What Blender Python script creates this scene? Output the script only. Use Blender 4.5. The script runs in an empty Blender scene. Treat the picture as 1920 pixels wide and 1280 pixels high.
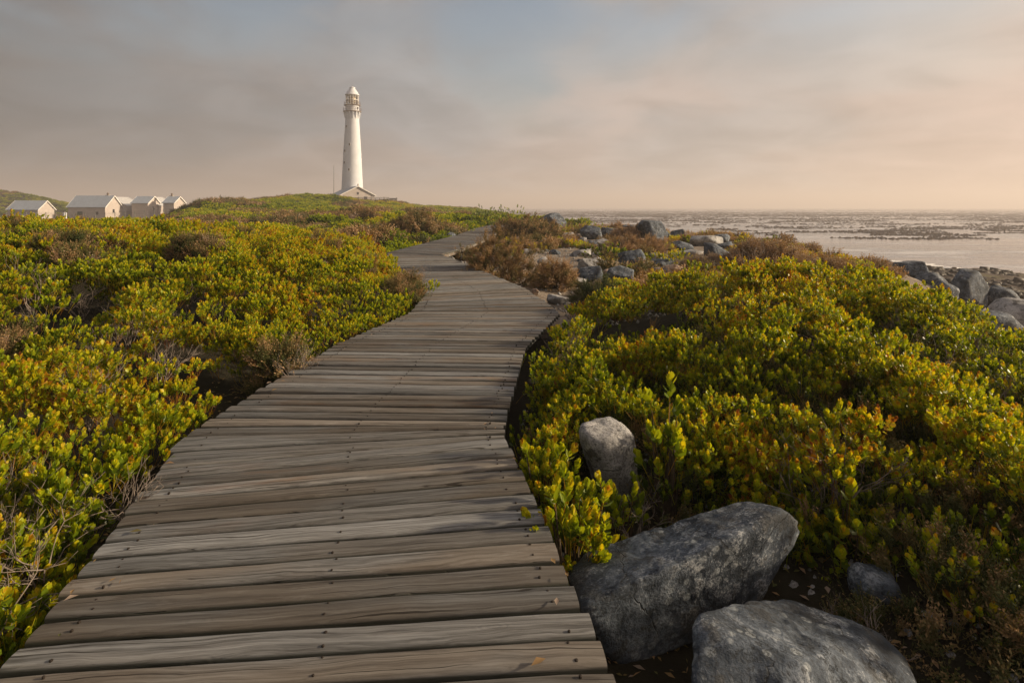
import bpy, bmesh, math, random
import numpy as np
from mathutils import Vector, Matrix, noise as mnoise

# ------------------------------------------------------------------ camera, world, sun, exposure
SC = bpy.context.scene
COL = SC.collection
F, HZ, CAMZ = 1070.0, 388.0, 1.15          # focal length in photo pixels, horizon row, eye height above the deck
cam_d = bpy.data.cameras.new('camera'); cam = bpy.data.objects.new('camera', cam_d); COL.objects.link(cam)
cam_d.lens = 36 * F / 1920; cam_d.sensor_width = 36; cam_d.sensor_fit = 'HORIZONTAL'
cam_d.shift_y = -(640 - HZ) / 1920
cam_d.clip_start = 0.05; cam_d.clip_end = 20000
cam.location = (0, 0, CAMZ); cam.rotation_euler = (math.radians(90), 0, 0)
SC.camera = cam

SUN_AZ, SUN_EL = math.radians(86), math.radians(18)     # azimuth to the right of the view, elevation
SUN = Vector((math.sin(SUN_AZ) * math.cos(SUN_EL), math.cos(SUN_AZ) * math.cos(SUN_EL), math.sin(SUN_EL)))
sl = bpy.data.lights.new('sun', 'SUN'); sl.energy = 5.0; sl.angle = math.radians(2.5); sl.color = (1.0, 0.79, 0.54)
so = bpy.data.objects.new('sun', sl); COL.objects.link(so); so.rotation_euler = (-SUN).to_track_quat('-Z', 'Y').to_euler()
so.location = (60, 20, 60)

SC.view_settings.view_transform = 'Standard'
try: SC.view_settings.look = 'None'
except Exception: pass
SC.view_settings.gamma = 1.0; SC.view_settings.exposure = 0.54; SC.view_settings.use_curve_mapping = False
SC.cycles.use_denoising = True
try: SC.cycles.denoiser = 'OPENIMAGEDENOISE'
except Exception: pass
SC.cycles.max_bounces = 6; SC.cycles.diffuse_bounces = 3; SC.cycles.glossy_bounces = 2
SC.cycles.transmission_bounces = 3; SC.cycles.transparent_max_bounces = 6; SC.cycles.volume_bounces = 0
SC.cycles.sample_clamp_indirect = 4

class NT:
    """small node-tree helper"""
    def __init__(s, tree): s.t = tree; s.n = tree.nodes; s.l = tree.links
    def new(s, typ, **kw):
        nd = s.n.new(typ)
        ins = kw.pop('ins', {})
        for k, v in kw.items(): setattr(nd, k, v)
        for k, v in ins.items(): s.put(nd, k, v)
        return nd
    def put(s, nd, k, v):
        sock = nd.inputs[k]
        if isinstance(v, bpy.types.NodeSocket): s.l.new(v, sock)
        elif isinstance(v, bpy.types.Node): s.l.new(v.outputs[0], sock)
        else: sock.default_value = v
    def math(s, op, a, b=0.0, c=None, clamp=False):
        nd = s.new('ShaderNodeMath', operation=op, use_clamp=clamp); s.put(nd, 0, a); s.put(nd, 1, b)
        if c is not None: s.put(nd, 2, c)
        return nd.outputs[0]
    def vmath(s, op, a, b=None, scale=None):
        nd = s.new('ShaderNodeVectorMath', operation=op); s.put(nd, 0, a)
        if b is not None: s.put(nd, 1, b)
        if scale is not None: s.put(nd, 'Scale', scale)
        return nd
    def mix(s, f, a, b, blend='MIX'):
        nd = s.new('ShaderNodeMix', data_type='RGBA', blend_type=blend)
        s.put(nd, 0, f); s.put(nd, 6, a if not isinstance(a, tuple) else rgba(a)); s.put(nd, 7, b if not isinstance(b, tuple) else rgba(b))
        return nd.outputs[2]
    def ramp(s, f, stops, interp='LINEAR'):
        nd = s.new('ShaderNodeValToRGB'); cr = nd.color_ramp; cr.interpolation = interp
        while len(cr.elements) < len(stops): cr.elements.new(0.5)
        for e, (p, c) in zip(cr.elements, stops):
            e.position = p; e.color = rgba(c) if isinstance(c, tuple) else (c, c, c, 1)
        s.put(nd, 0, f); return nd.outputs[0]
    def noise(s, vec, scale, detail=4.0, rough=0.55, dist=0.0):
        nd = s.new('ShaderNodeTexNoise'); s.put(nd, 'Vector', vec)
        nd.inputs['Scale'].default_value = scale; nd.inputs['Detail'].default_value = detail
        nd.inputs['Roughness'].default_value = rough; nd.inputs['Distortion'].default_value = dist
        return nd.outputs[0]
    def mapping(s, vec, scale=(1, 1, 1), loc=(0, 0, 0), rot=(0, 0, 0)):
        nd = s.new('ShaderNodeMapping'); s.put(nd, 0, vec)
        nd.inputs['Scale'].default_value = scale; nd.inputs['Location'].default_value = loc; nd.inputs['Rotation'].default_value = rot
        return nd.outputs[0]
    def rng(s, v, a, b, c=0.0, d=1.0, smooth=True):
        nd = s.new('ShaderNodeMapRange', interpolation_type='SMOOTHSTEP' if smooth else 'LINEAR')
        for i, q in enumerate((v, a, b, c, d)): s.put(nd, i, q)
        return nd.outputs[0]
def rgba(c): return (c[0], c[1], c[2], 1.0)

def build_world():
    w = bpy.data.worlds.new('World'); SC.world = w; w.use_nodes = True
    t = NT(w.node_tree); t.n.clear()
    sky = t.new('ShaderNodeTexSky', sky_type='NISHITA', sun_disc=False, sun_elevation=SUN_EL, sun_rotation=SUN_AZ,
                air_density=1.2, dust_density=3.0, ozone_density=1.0)
    bg1 = t.new('ShaderNodeBackground', ins={'Color': sky.outputs[0], 'Strength': 0.10})
    d = t.new('ShaderNodeTexCoord').outputs['Generated']
    sep = t.new('ShaderNodeSeparateXYZ', ins={0: d})
    z = sep.outputs[2]
    sd = t.vmath('DOT_PRODUCT', d, tuple(SUN)).outputs['Value']
    # a sheet of fog cloud seen in perspective: direction projected on a plane overhead
    zz = t.math('ADD', t.math('MAXIMUM', z, 0.0), 0.22)
    pl = t.vmath('DIVIDE', d, t.new('ShaderNodeCombineXYZ', ins={0: zz, 1: zz, 2: zz}).outputs[0]).outputs[0]
    plm = t.mapping(pl, (1.0, 1.0, 0.35), (3.1, 0.7, 0.0), (0, 0, math.radians(-22)))
    n1 = t.noise(plm, 1.05, 4.0, 0.48, 0.35)
    n2 = t.noise(t.mapping(pl, (1, 1, .3), (8.3, 2.2, 1.0), (0, 0, .5)), 2.3, 5.0, 0.55, 0.5)
    n3 = t.noise(t.mapping(d, (1.4, 1.4, 2.6), (.4, 2.0, .3)), 1.6, 3.0, 0.5, 0.3)
    sunf = t.rng(sd, -0.80, 0.90, 0.0, 1.0, False)
    # lit fog towards the sun, grey fog away from it
    warm = t.ramp(sunf, [(0.0, (.135, .122, .116)), (0.20, (.195, .174, .163)), (0.45, (.375, .325, .300)), (0.62, (.465, .392, .352)), (0.80, (.50, .405, .350)), (0.92, (.60, .455, .38)), (1.0, (.80, .575, .455))])
    cool = t.ramp(sunf, [(0.0, (.125, .125, .128)), (0.20, (.180, .184, .190)), (0.45, (.335, .330, .330)), (0.62, (.40, .378, .362)), (0.80, (.46, .41, .375)), (1.0, (.68, .54, .44))])
    f = t.math('ADD', t.math('MULTIPLY', n1, .6), t.math('MULTIPLY', n3, .4))
    c = t.mix(t.rng(f, .41, .59), cool, warm)
    br = t.math('ADD', t.math('MULTIPLY', t.rng(n2, .28, .72), .30), .85)
    lowb = t.math('ADD', t.math('MULTIPLY', t.rng(z, .42, .02), .20), .90)      # fog brighter near the horizon
    c = t.vmath('SCALE', c, scale=t.math('MULTIPLY', br, lowb)).outputs[0]
    bg2 = t.new('ShaderNodeBackground', ins={'Color': c, 'Strength': 0.72})
    gap = t.math('MULTIPLY', t.rng(n1, .50, .30), t.rng(z, .14, .36))
    wob = t.vmath('ADD', d, t.vmath('SCALE', t.new('ShaderNodeCombineXYZ', ins={0: t.math('SUBTRACT', n2, .5), 1: t.math('SUBTRACT', n1, .5), 2: t.math('SUBTRACT', n3, .5)}).outputs[0], scale=.30).outputs[0]).outputs[0]
    for (ox, oz, w0, k_) in ((-.01, .36, .024, .95), (-.46, .40, .013, .7), (.75, .62, .03, .7), (-.2, .9, .05, .8), (1.2, 1.1, .04, .7)):      # openings in the fog where blue sky shows
        ov = Vector((ox, 1.0, oz)).normalized()
        od = t.vmath('DOT_PRODUCT', t.vmath('NORMALIZE', wob).outputs[0], tuple(ov)).outputs['Value']
        gap = t.math('MAXIMUM', gap, t.math('MULTIPLY', t.rng(od, 1 - w0, 1.0), k_))
    cover = t.math('SUBTRACT', 0.97, t.math('MULTIPLY', gap, 0.80))
    mx = t.new('ShaderNodeMixShader', ins={0: cover, 1: bg1.outputs[0], 2: bg2.outputs[0]})
    out = t.new('ShaderNodeOutputWorld', ins={0: mx.outputs[0]})
build_world()

rnd = random.Random(7)
rs = np.random.RandomState(11)

# ------------------------------------------------------------------ materials
def mat(name):
    m = bpy.data.materials.new(name); m.use_nodes = True
    t = NT(m.node_tree); t.n.clear()
    out = t.new('ShaderNodeOutputMaterial')
    return m, t, out
def bsdf(t, out, col, rough=.8, bump=None, strength=.4, dist=.01, spec=.3, **kw):
    p = t.new('ShaderNodeBsdfPrincipled')
    t.put(p, 'Base Color', rgba(col) if isinstance(col, tuple) else col); t.put(p, 'Roughness', rough); p.inputs['Specular IOR Level'].default_value = spec
    for k, v in kw.items(): t.put(p, k, v)
    if bump is not None:
        b = t.new('ShaderNodeBump', ins={'Height': bump, 'Strength': strength, 'Distance': dist}); t.put(p, 'Normal', b.outputs[0])
    t.put(out, 0, p.outputs[0]); return p

def m_wood():
    m, t, out = mat('weathered wood')
    co = t.new('ShaderNodeTexCoord').outputs['Object']; oi = t.new('ShaderNodeObjectInfo').outputs['Random']
    off = t.new('ShaderNodeCombineXYZ', ins={0: t.math('MULTIPLY', oi, 37.0), 1: t.math('MULTIPLY', oi, 91.0), 2: t.math('MULTIPLY', oi, 53.0)}).outputs[0]
    v = t.vmath('ADD', co, off).outputs[0]
    warp = t.noise(t.mapping(v, (1.3, 5, 5)), 2.0, 3.0)
    v2 = t.vmath('ADD', v, t.new('ShaderNodeCombineXYZ', ins={1: t.math('MULTIPLY', t.math('SUBTRACT', warp, .5), .055)}).outputs[0]).outputs[0]
    g1 = t.noise(t.mapping(v2, (1.6, 55, 30)), 1.0, 5.0, .65)
    g2 = t.noise(t.mapping(v2, (4.0, 210, 120)), 1.0, 4.0, .7)
    cr = t.noise(t.mapping(v2, (.9, 130, 60)), 1.0, 2.0, .5)
    blot = t.noise(t.mapping(v, (1.2, 6, 6)), 2.2, 4.0, .6)
    # knots: sparse round cells stretched along the plank
    vk = t.new('ShaderNodeTexVoronoi', feature='F1', ins={'Vector': t.mapping(v, (4.0, 10.0, 0.0))}); vk.inputs['Scale'].default_value = 1.0
    kd = vk.outputs['Distance']
    knot = t.math('MULTIPLY', t.rng(kd, .13, .05), t.rng(t.new('ShaderNodeSeparateColor', ins={0: vk.outputs['Color']}).outputs[0], .74, .76))
    ring = t.math('MULTIPLY', t.rng(kd, .30, .10), t.math('SINE', t.math('MULTIPLY', kd, 95.0)))
    base = t.ramp(t.math('ADD', t.math('MULTIPLY', g1, .65), t.math('MULTIPLY', g2, .35)), [(.30, (.050, .046, .042)), (.45, (.145, .127, .108)), (.58, (.215, .194, .168)), (.75, (.31, .292, .265))])
    warm = t.mix(t.rng(blot, .42, .72), base, (.235, .150, .090), 'MIX')
    warmf = t.math('MULTIPLY', t.rng(blot, .45, .75), t.math('ADD', .12, t.math('MULTIPLY', t.rng(oi, .55, .95), .85)))
    base = t.mix(warmf, base, t.mix(g1, (.12, .062, .03), (.31, .19, .105)))
    grey = t.noise(t.mapping(v, (.8, 3, 3)), 1.3, 3.0, .5)
    gsel = t.math('ADD', t.rng(grey, .45, .7), t.rng(t.math('FRACT', t.math('MULTIPLY', oi, 3.77)), .45, .9), clamp=True)
    base = t.mix(t.math('MULTIPLY', gsel, .58), base, t.mix(t.rng(t.math('ADD', t.math('MULTIPLY', g1, .5), t.math('MULTIPLY', g2, .5)), .36, .64), (.060, .070, .078), (.33, .36, .385)))
    wear = t.noise(t.mapping(v, (2.5, 12, 12)), 3.0, 5.0, .7)
    base = t.mix(t.math('MULTIPLY', t.rng(wear, .56, .70), .22), base, (.40, .385, .36))
    base = t.mix(t.math('MULTIPLY', t.rng(wear, .42, .30), .25), base, (.05, .046, .04))
    crack = t.rng(cr, .37, .31)
    base = t.mix(t.math('MULTIPLY', crack, .8), base, (.025, .019, .014))
    base = t.mix(t.math('MULTIPLY', knot, .75), base, (.06, .036, .02))
    sepc = t.new('ShaderNodeSeparateXYZ', ins={0: co})
    lv = t.math('ADD', .50, t.math('MULTIPLY', t.math('FRACT', t.math('MULTIPLY', oi, 7.31)), .62))
    base = t.vmath('SCALE', base, scale=lv).outputs[0]
    # green-black tone over the plank's flanks, below the rounded top edge
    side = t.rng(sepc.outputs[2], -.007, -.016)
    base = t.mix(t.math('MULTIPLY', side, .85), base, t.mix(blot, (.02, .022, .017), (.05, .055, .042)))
    h = t.math('ADD', t.math('ADD', t.math('MULTIPLY', g1, .6), t.math('MULTIPLY', g2, .4)), t.math('ADD', t.math('MULTIPLY', crack, -.7), t.math('MULTIPLY', ring, .10)))
    bsdf(t, out, base, .82, h, .75, .004, .22)
    return m

def m_rock(name, c0, c1, c2, lich, speck):
    m, t, out = mat(name)
    co = t.new('ShaderNodeTexCoord').outputs['Object']; oi = t.new('ShaderNodeObjectInfo').outputs['Random']
    v = t.vmath('ADD', co, t.new('ShaderNodeCombineXYZ', ins={0: t.math('MULTIPLY', oi, 23.0), 2: t.math('MULTIPLY', oi, 41.0)}).outputs[0]).outputs[0]
    big = t.noise(v, 3.0, 5.0, .6, .4); mid = t.noise(v, 14.0, 6.0, .68); fine = t.noise(v, 95.0, 4.0, .7)
    b = t.ramp(t.math('ADD', t.math('MULTIPLY', big, .45), t.math('MULTIPLY', mid, .55)), [(.42, c0), (.5, c1), (.58, c2)])
    vo = t.new('ShaderNodeTexVoronoi', feature='F1', ins={'Vector': v}); vo.inputs['Scale'].default_value = 22.0
    spot = t.math('MULTIPLY', t.rng(vo.outputs[0], .38, .30), t.rng(t.noise(v, 4.3, 4.0), .48, .56))
    b = t.mix(t.math('MULTIPLY', spot, .55), b, lich)
    l2 = t.rng(t.math('ADD', t.math('MULTIPLY', mid, .55), t.math('MULTIPLY', fine, .45)), .51, .60)
    l2 = t.math('MULTIPLY', l2, t.rng(t.noise(v, 2.6, 5.0, .6, .6), .43, .60))
    b = t.mix(t.math('MULTIPLY', l2, .8), b, speck)
    dk = t.rng(t.noise(v, 7.0, 6.0, .7), .52, .60)
    b = t.mix(t.math('MULTIPLY', dk, .75), b, (.022, .022, .021))
    b = t.mix(t.math('MULTIPLY', t.rng(fine, .52, .38), .5), b, (.03, .03, .03))
    vc = t.new('ShaderNodeTexVoronoi', feature='DISTANCE_TO_EDGE', ins={'Vector': t.vmath('ADD', v, t.vmath('SCALE', t.new('ShaderNodeCombineXYZ', ins={0: big, 1: mid}).outputs[0], scale=.35).outputs[0]).outputs[0]}); vc.inputs['Scale'].default_value = 3.2
    crk = t.rng(vc.outputs[0], .012, .0)
    b = t.mix(t.math('MULTIPLY', crk, .6), b, (.015, .015, .015))
    h = t.math('ADD', t.math('ADD', t.math('MULTIPLY', mid, .6), t.math('MULTIPLY', fine, .25)), t.math('MULTIPLY', crk, -.25))
    bsdf(t, out, b, .85, h, .9, .02, .25)
    return m

def m_leaf(name, inst, stops, trans=.42, rough=.42):
    m, t, out = mat(name)
    if inst:
        tint = t.new('ShaderNodeAttribute', attribute_type='INSTANCER', attribute_name='tint').outputs['Fac']
    else:
        tint = t.new('ShaderNodeAttribute', attribute_type='GEOMETRY', attribute_name='tint').outputs['Fac']
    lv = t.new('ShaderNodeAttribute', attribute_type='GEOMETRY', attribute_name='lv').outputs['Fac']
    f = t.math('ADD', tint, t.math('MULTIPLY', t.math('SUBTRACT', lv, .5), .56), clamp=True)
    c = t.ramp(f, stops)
    nz = t.noise(t.new('ShaderNodeTexCoord').outputs['Object'], 60.0, 2.0)
    c = t.vmath('SCALE', c, scale=t.math('ADD', .75, t.math('MULTIPLY', nz, .5))).outputs[0]
    p = t.new('ShaderNodeBsdfPrincipled', ins={'Base Color': c, 'Roughness': rough}); p.inputs['Specular IOR Level'].default_value = .35
    tr = t.new('ShaderNodeBsdfTranslucent', ins={'Color': t.mix(1.0, c, (1.5, 1.35, .55), 'MULTIPLY')})
    mx = t.new('ShaderNodeMixShader', ins={0: trans, 1: p.outputs[0], 2: tr.outputs[0]})
    t.put(out, 0, mx.outputs[0]); return m

LEAF = [(0.0, (.016, .032, .004)), (.20, (.052, .085, .007)), (.40, (.160, .225, .010)), (.58, (.35, .40, .012)), (.75, (.52, .44, .014)), (.88, (.40, .20, .018)), (1.0, (.18, .06, .018))]
HEATH = [(0.0, (.018, .03, .008)), (.25, (.045, .065, .012)), (.45, (.10, .11, .032)), (.65, (.25, .165, .070)), (.85, (.38, .23, .115)), (1.0, (.30, .23, .18))]
def m_simple(name, col, rough=.8, nscale=None, var=.25, bumps=0.0, spec=.3):
    m, t, out = mat(name)
    if nscale is None: bsdf(t, out, col, rough, spec=spec); return m
    co = t.new('ShaderNodeTexCoord').outputs['Object']
    n = t.noise(co, nscale, 5.0, .6)
    c = t.mix(t.rng(n, .3, .7), tuple(x * (1 - var) for x in col), tuple(min(1, x * (1 + var)) for x in col))
    bsdf(t, out, c, rough, n if bumps else None, bumps, .02, spec); return m

def m_terrain():
    m, t, out = mat('coastal ground')
    co = t.new('ShaderNodeTexCoord').outputs['Object']
    hum = t.new('ShaderNodeAttribute', attribute_type='GEOMETRY', attribute_name='humus').outputs['Fac']
    sep = t.new('ShaderNodeSeparateXYZ', ins={0: co})
    n1 = t.noise(co, 1.7, 6.0, .6); n2 = t.noise(co, 14.0, 6.0, .65); n3 = t.noise(co, 80.0, 4.0, .7)
    sand = t.ramp(t.math('ADD', t.math('MULTIPLY', n1, .5), t.math('MULTIPLY', n2, .5)), [(.32, (.10, .078, .056)), (.5, (.24, .195, .15)), (.68, (.40, .345, .28))])
    sand = t.mix(t.math('MULTIPLY', t.rng(n3, .5, .35), .6), sand, (.07, .055, .04))
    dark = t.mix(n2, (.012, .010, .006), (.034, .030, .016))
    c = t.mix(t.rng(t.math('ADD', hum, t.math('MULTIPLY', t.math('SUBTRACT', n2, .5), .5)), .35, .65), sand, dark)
    wr = t.noise(co, .55, 6.0, .65)
    wrack = t.ramp(wr, [(.35, (.040, .026, .014)), (.52, (.085, .055, .028)), (.66, (.115, .098, .03)), (.8, (.16, .12, .07))])
    lowz = t.math('ADD', sep.outputs[2], t.math('MULTIPLY', t.math('SUBTRACT', wr, .5), 1.2))
    lf = t.rng(lowz, -1.5, -2.1)
    c = t.mix(lf, c, wrack)
    h = t.math('ADD', t.math('MULTIPLY', n2, .6), t.math('MULTIPLY', n3, .3))
    bsdf(t, out, c, t.math('SUBTRACT', .92, t.math('MULTIPLY', lf, .35)), h, .8, .05, .25)
    return m

def m_sea():
    m, t, out = mat('sea water')
    co = t.new('ShaderNodeTexCoord').outputs['Object']
    w1 = t.noise(t.mapping(co, (.035, .11, 1)), 1.0, 5.0, .6, .4)
    w2 = t.noise(t.mapping(co, (.30, .8, 1)), 1.0, 4.0, .6, .3)
    w3 = t.noise(t.mapping(co, (.010, .045, 1)), 1.0, 4.0, .55, .6)
    foam = t.math('MULTIPLY', t.rng(t.math('ADD', t.math('MULTIPLY', w1, .6), t.math('MULTIPLY', w2, .4)), .49, .62), .85)
    base = t.mix(t.rng(w3, .4, .62), (.07, .07, .068), (.22, .20, .185))
    c = t.mix(foam, base, (.70, .67, .65))
    r = t.math('ADD', .14, t.math('MULTIPLY', foam, .4))
    h = t.math('ADD', t.math('MULTIPLY', w1, 1.0), t.math('MULTIPLY', w2, .25))
    p = bsdf(t, out, c, r, h, .42, .8, .5)
    return m

M = dict(
    wood=m_wood(),
    rock=m_rock('blue-grey granite', (.034, .044, .058), (.085, .105, .134), (.18, .212, .255), (.29, .32, .34), (.43, .45, .47)),
    rockp=m_rock('pale granite', (.22, .22, .225), (.34, .34, .345), (.45, .45, .45), (.42, .42, .40), (.52, .50, .48)),
    rockt=m_rock('tan granite', (.16, .115, .085), (.30, .215, .16), (.42, .31, .24), (.35, .31, .25), (.5, .42, .35)),
    leafi=m_leaf('fleshy leaf', True, LEAF), leafg=m_leaf('fleshy shrub leaf', False, LEAF),
    heathi=m_leaf('heath needle', True, HEATH, .2, .7), heathg=m_leaf('heath shrub needle', False, HEATH, .2, .7),
    twig=m_simple('dry twig', (.20, .165, .14), .9, 30, .35), stem=m_simple('shrub stem', (.075, .055, .035), .9, 30, .3),
    terrain=m_terrain(), sea=m_sea(),
    kelp=m_simple('kelp', (.055, .036, .020), .45, .4, .35),
    white=m_simple('white painted masonry', (.60, .625, .67), .7, .5, .06), plaster=m_simple('cream plaster', (.46, .41, .375), .85, .8, .08),
    roof=m_simple('grey sheet roofing', (.33, .385, .455), .5, 1.2, .08), roof_lit=m_simple('sunlit-tone sheet roofing', (.50, .50, .50), .6, 1.2, .06),  # rear wings get a paler roof colour with the sunlight painted in
    iron=m_simple('rusty dark ironwork', (.16, .12, .09), .7, 6, .3), trim=m_simple('white trim', (.78, .76, .73), .6),
    glassd=m_simple('dark window glass', (.02, .024, .028), .08, spec=.6), teal=m_simple('dark green shutter', (.03, .07, .06), .5),
    fence=m_simple('grey weathered fence', (.17, .17, .15), .85, 4, .3), screw=m_simple('rusted screw', (.022, .016, .012), .75),
    foam=m_simple('surf foam', (.78, .77, .76), .8), reef=m_simple('weedy reef rock', (.034, .027, .019), .65, 1.5, .6),
    brass=m_simple('brass lens frame', (.30, .21, .10), .4), concrete=m_simple('grey concrete', (.33, .31, .28), .9, 2, .2),
)
def m_glass():
    m, t, out = mat('lantern glass')
    g = t.new('ShaderNodeBsdfGlossy', ins={'Color': (1, 1, 1, 1), 'Roughness': .03}); tr = t.new('ShaderNodeBsdfTransparent', ins={'Color': (.93, .93, .90, 1)})
    fr = t.new('ShaderNodeFresnel', ins={'IOR': 1.45})
    mx = t.new('ShaderNodeMixShader', ins={0: fr.outputs[0], 1: tr.outputs[0], 2: g.outputs[0]}); t.put(out, 0, mx.outputs[0]); return m
M['glass'] = m_glass()
def m_lens():
    m, t, out = mat('lighthouse lens')
    bsdf(t, out, (.55, .47, .33), .12, spec=.6); return m
M['lens'] = m_lens()

# ------------------------------------------------------------------ mesh helpers
def mesh(name, V, Fc, material=None, attrs=None, smooth=False):
    me = bpy.data.meshes.new(name)
    V = np.asarray(V, dtype=np.float32)
    if isinstance(Fc, np.ndarray):
        n, k = Fc.shape
        me.vertices.add(len(V)); me.vertices.foreach_set('co', V.ravel())
        me.loops.add(n * k); me.loops.foreach_set('vertex_index', Fc.astype(np.int32).ravel())
        me.polygons.add(n); me.polygons.foreach_set('loop_start', (np.arange(n) * k).astype(np.int32))
        me.update(calc_edges=True)
    else:
        me.from_pydata([tuple(map(float, v)) for v in V], [], [tuple(f) for f in Fc]); me.update()
    if material is not None: me.materials.append(material)
    for k, a in (attrs or {}).items():
        at = me.attributes.new(k, 'FLOAT', 'POINT'); at.data.foreach_set('value', np.asarray(a, dtype=np.float32))
    if smooth: me.polygons.foreach_set('use_smooth', np.ones(len(me.polygons), dtype=bool))
    me.update(); return me
def link(name, me, parent=None, loc=(0, 0, 0), rot=(0, 0, 0)):
    o = bpy.data.objects.new(name, me); COL.objects.link(o); o.location = loc; o.rotation_euler = rot
    if parent is not None: o.parent = parent
    return o
def tag(o, label=None, cat=None, group=None, kind=None):
    if label: o['label'] = label
    if cat: o['category'] = cat
    if group: o['group'] = group
    if kind: o['kind'] = kind
    return o
class MB:
    """collects simple solids for one mesh"""
    def __init__(s): s.V = []; s.F = []
    def add(s, V, Fc):
        k = len(s.V); s.V += [tuple(v) for v in V]; s.F += [tuple(i + k for i in f) for f in Fc]; return s
    def box(s, a, b, rz=0, c=(0, 0, 0)):
        x0, y0, z0 = a; x1, y1, z1 = b
        V = [(x, y, z) for z in (z0, z1) for (x, y) in ((x0, y0), (x1, y0), (x1, y1), (x0, y1))]
        if rz:
            ca, sa = math.cos(rz), math.sin(rz); V = [(c[0] + ca * (x - c[0]) - sa * (y - c[1]), c[1] + sa * (x - c[0]) + ca * (y - c[1]), z) for x, y, z in V]
        return s.add(V, [(0, 3, 2, 1), (4, 5, 6, 7), (0, 1, 5, 4), (1, 2, 6, 5), (2, 3, 7, 6), (3, 0, 4, 7)])
    def tube(s, pts, rad, n=6):
        pts = [Vector(p) for p in pts]; rad = rad if isinstance(rad, (list, tuple)) else [rad] * len(pts)
        V = []; Fc = []
        for i, p in enumerate(pts):
            d = (pts[min(i + 1, len(pts) - 1)] - pts[max(i - 1, 0)]).normalized()
            a = d.orthogonal().normalized() if abs(d.z) < .95 else Vector((1, 0, 0)); a = (a - d * a.dot(d)).normalized(); b = d.cross(a)
            for k in range(n):
                an = 2 * math.pi * k / n; V.append(p + (a * math.cos(an) + b * math.sin(an)) * rad[i])
        for i in range(len(pts) - 1):
            for k in range(n):
                k2 = (k + 1) % n; Fc.append((i * n + k, i * n + k2, (i + 1) * n + k2, (i + 1) * n + k))
        Fc.append(tuple(range(n - 1, -1, -1))); Fc.append(tuple(range((len(pts) - 1) * n, len(pts) * n)))
        return s.add(V, Fc)
    def lathe(s, prof, n=48, c=(0, 0, 0)):
        V = []; Fc = []
        for r, z in prof:
            for k in range(n):
                a = 2 * math.pi * k / n; V.append((c[0] + r * math.cos(a), c[1] + r * math.sin(a), c[2] + z))
        for i in range(len(prof) - 1):
            for k in range(n):
                k2 = (k + 1) % n; Fc.append((i * n + k, i * n + k2, (i + 1) * n + k2, (i + 1) * n + k))
        Fc.append(tuple(range(n - 1, -1, -1))); Fc.append(tuple(range((len(prof) - 1) * n, len(prof) * n)))
        return s.add(V, Fc)
    def build(s, name, material, parent=None, smooth=False, loc=(0, 0, 0), rot=(0, 0, 0)):
        me = mesh(name, s.V, s.F, material)
        if smooth:
            me.polygons.foreach_set('use_smooth', np.ones(len(me.polygons), dtype=bool))
            try: me.set_sharp_from_angle(angle=math.radians(35))
            except Exception: pass
        return link(name, me, parent, loc, rot)
def empty(name, loc, rz=0):
    o = bpy.data.objects.new(name, None); COL.objects.link(o); o.location = loc; o.rotation_euler = (0, 0, rz); o.empty_display_size = .2; return o

# ------------------------------------------------------------------ ground form
PAIRS = [((-1.05, .35), (.40, .42)), ((-1.27, 1.42), (.229, 1.534)), ((-1.55, 2.52), (-.035, 2.86)), ((-1.66, 2.88), (-.045, 2.97)), ((-1.64, 3.13), (-.035, 3.09)),
         ((-1.48, 4.79), (.11, 4.69)), ((-1.11, 6.24), (.525, 6.24)), ((-1.15, 7.50), (.19, 8.09)), ((-1.75, 9.35), (-.32, 9.69)), ((-2.72, 12.4), (-1.30, 12.7)),
         ((-3.15, 14.5), (-1.72, 13.9)), ((-2.95, 16.5), (-1.40, 16.0)), ((-2.25, 23.6), (-.70, 23.3)), ((-2.0, 30.7), (-.45, 30.2)), ((-1.3, 37.0), (.2, 36.3))]
LY, LX = [p[0][1] for p in PAIRS], [p[0][0] for p in PAIRS]
RY, RX = [p[1][1] for p in PAIRS], [p[1][0] for p in PAIRS]
def xl(y): return np.interp(y, LY, LX)
def xr(y): return np.interp(y, RY, RX)
def sst(a, b, v): t = np.clip((v - a) / (b - a), 0, 1); return t * t * (3 - 2 * t)
_perm = np.random.RandomState(3).rand(256, 256)
def vnoise(x, y):
    xi, yi = np.floor(x).astype(int), np.floor(y).astype(int); fx, fy = x - xi, y - yi
    fx = fx * fx * (3 - 2 * fx); fy = fy * fy * (3 - 2 * fy); P = lambda i, j: _perm[i % 256, j % 256]
    return (P(xi, yi) * (1 - fx) + P(xi + 1, yi) * fx) * (1 - fy) + (P(xi, yi + 1) * (1 - fx) + P(xi + 1, yi + 1) * fx) * fy
def fbm(x, y, o=3): return sum(vnoise(x * 2 ** k + 17 * k, y * 2 ** k + 31 * k) * .5 ** (k + 1) for k in range(o)) / (1 - .5 ** o)
RIDGE_X = [-400, -200, -90, -70, -57, -49.5, -43, -36, -30, -24, -18.7, -12, -7.5, -2, 4, 30, 400]
RIDGE_Z = [-2.2, -2.2, -2.2, -2.0, -.6, 1.2, 2.2, 3.3, 2.3, 1.6, .95, .30, -.25, -.6, -1.2, -3.5, -5]
XE_Y = [-50, 0, 10, 15, 25, 35, 45, 60, 100, 170, 400]
XE_X = [2.6, 2.6, 4.2, 8.0, 9.5, 8.5, 6.0, 3.5, -1, -10, -40]
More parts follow.
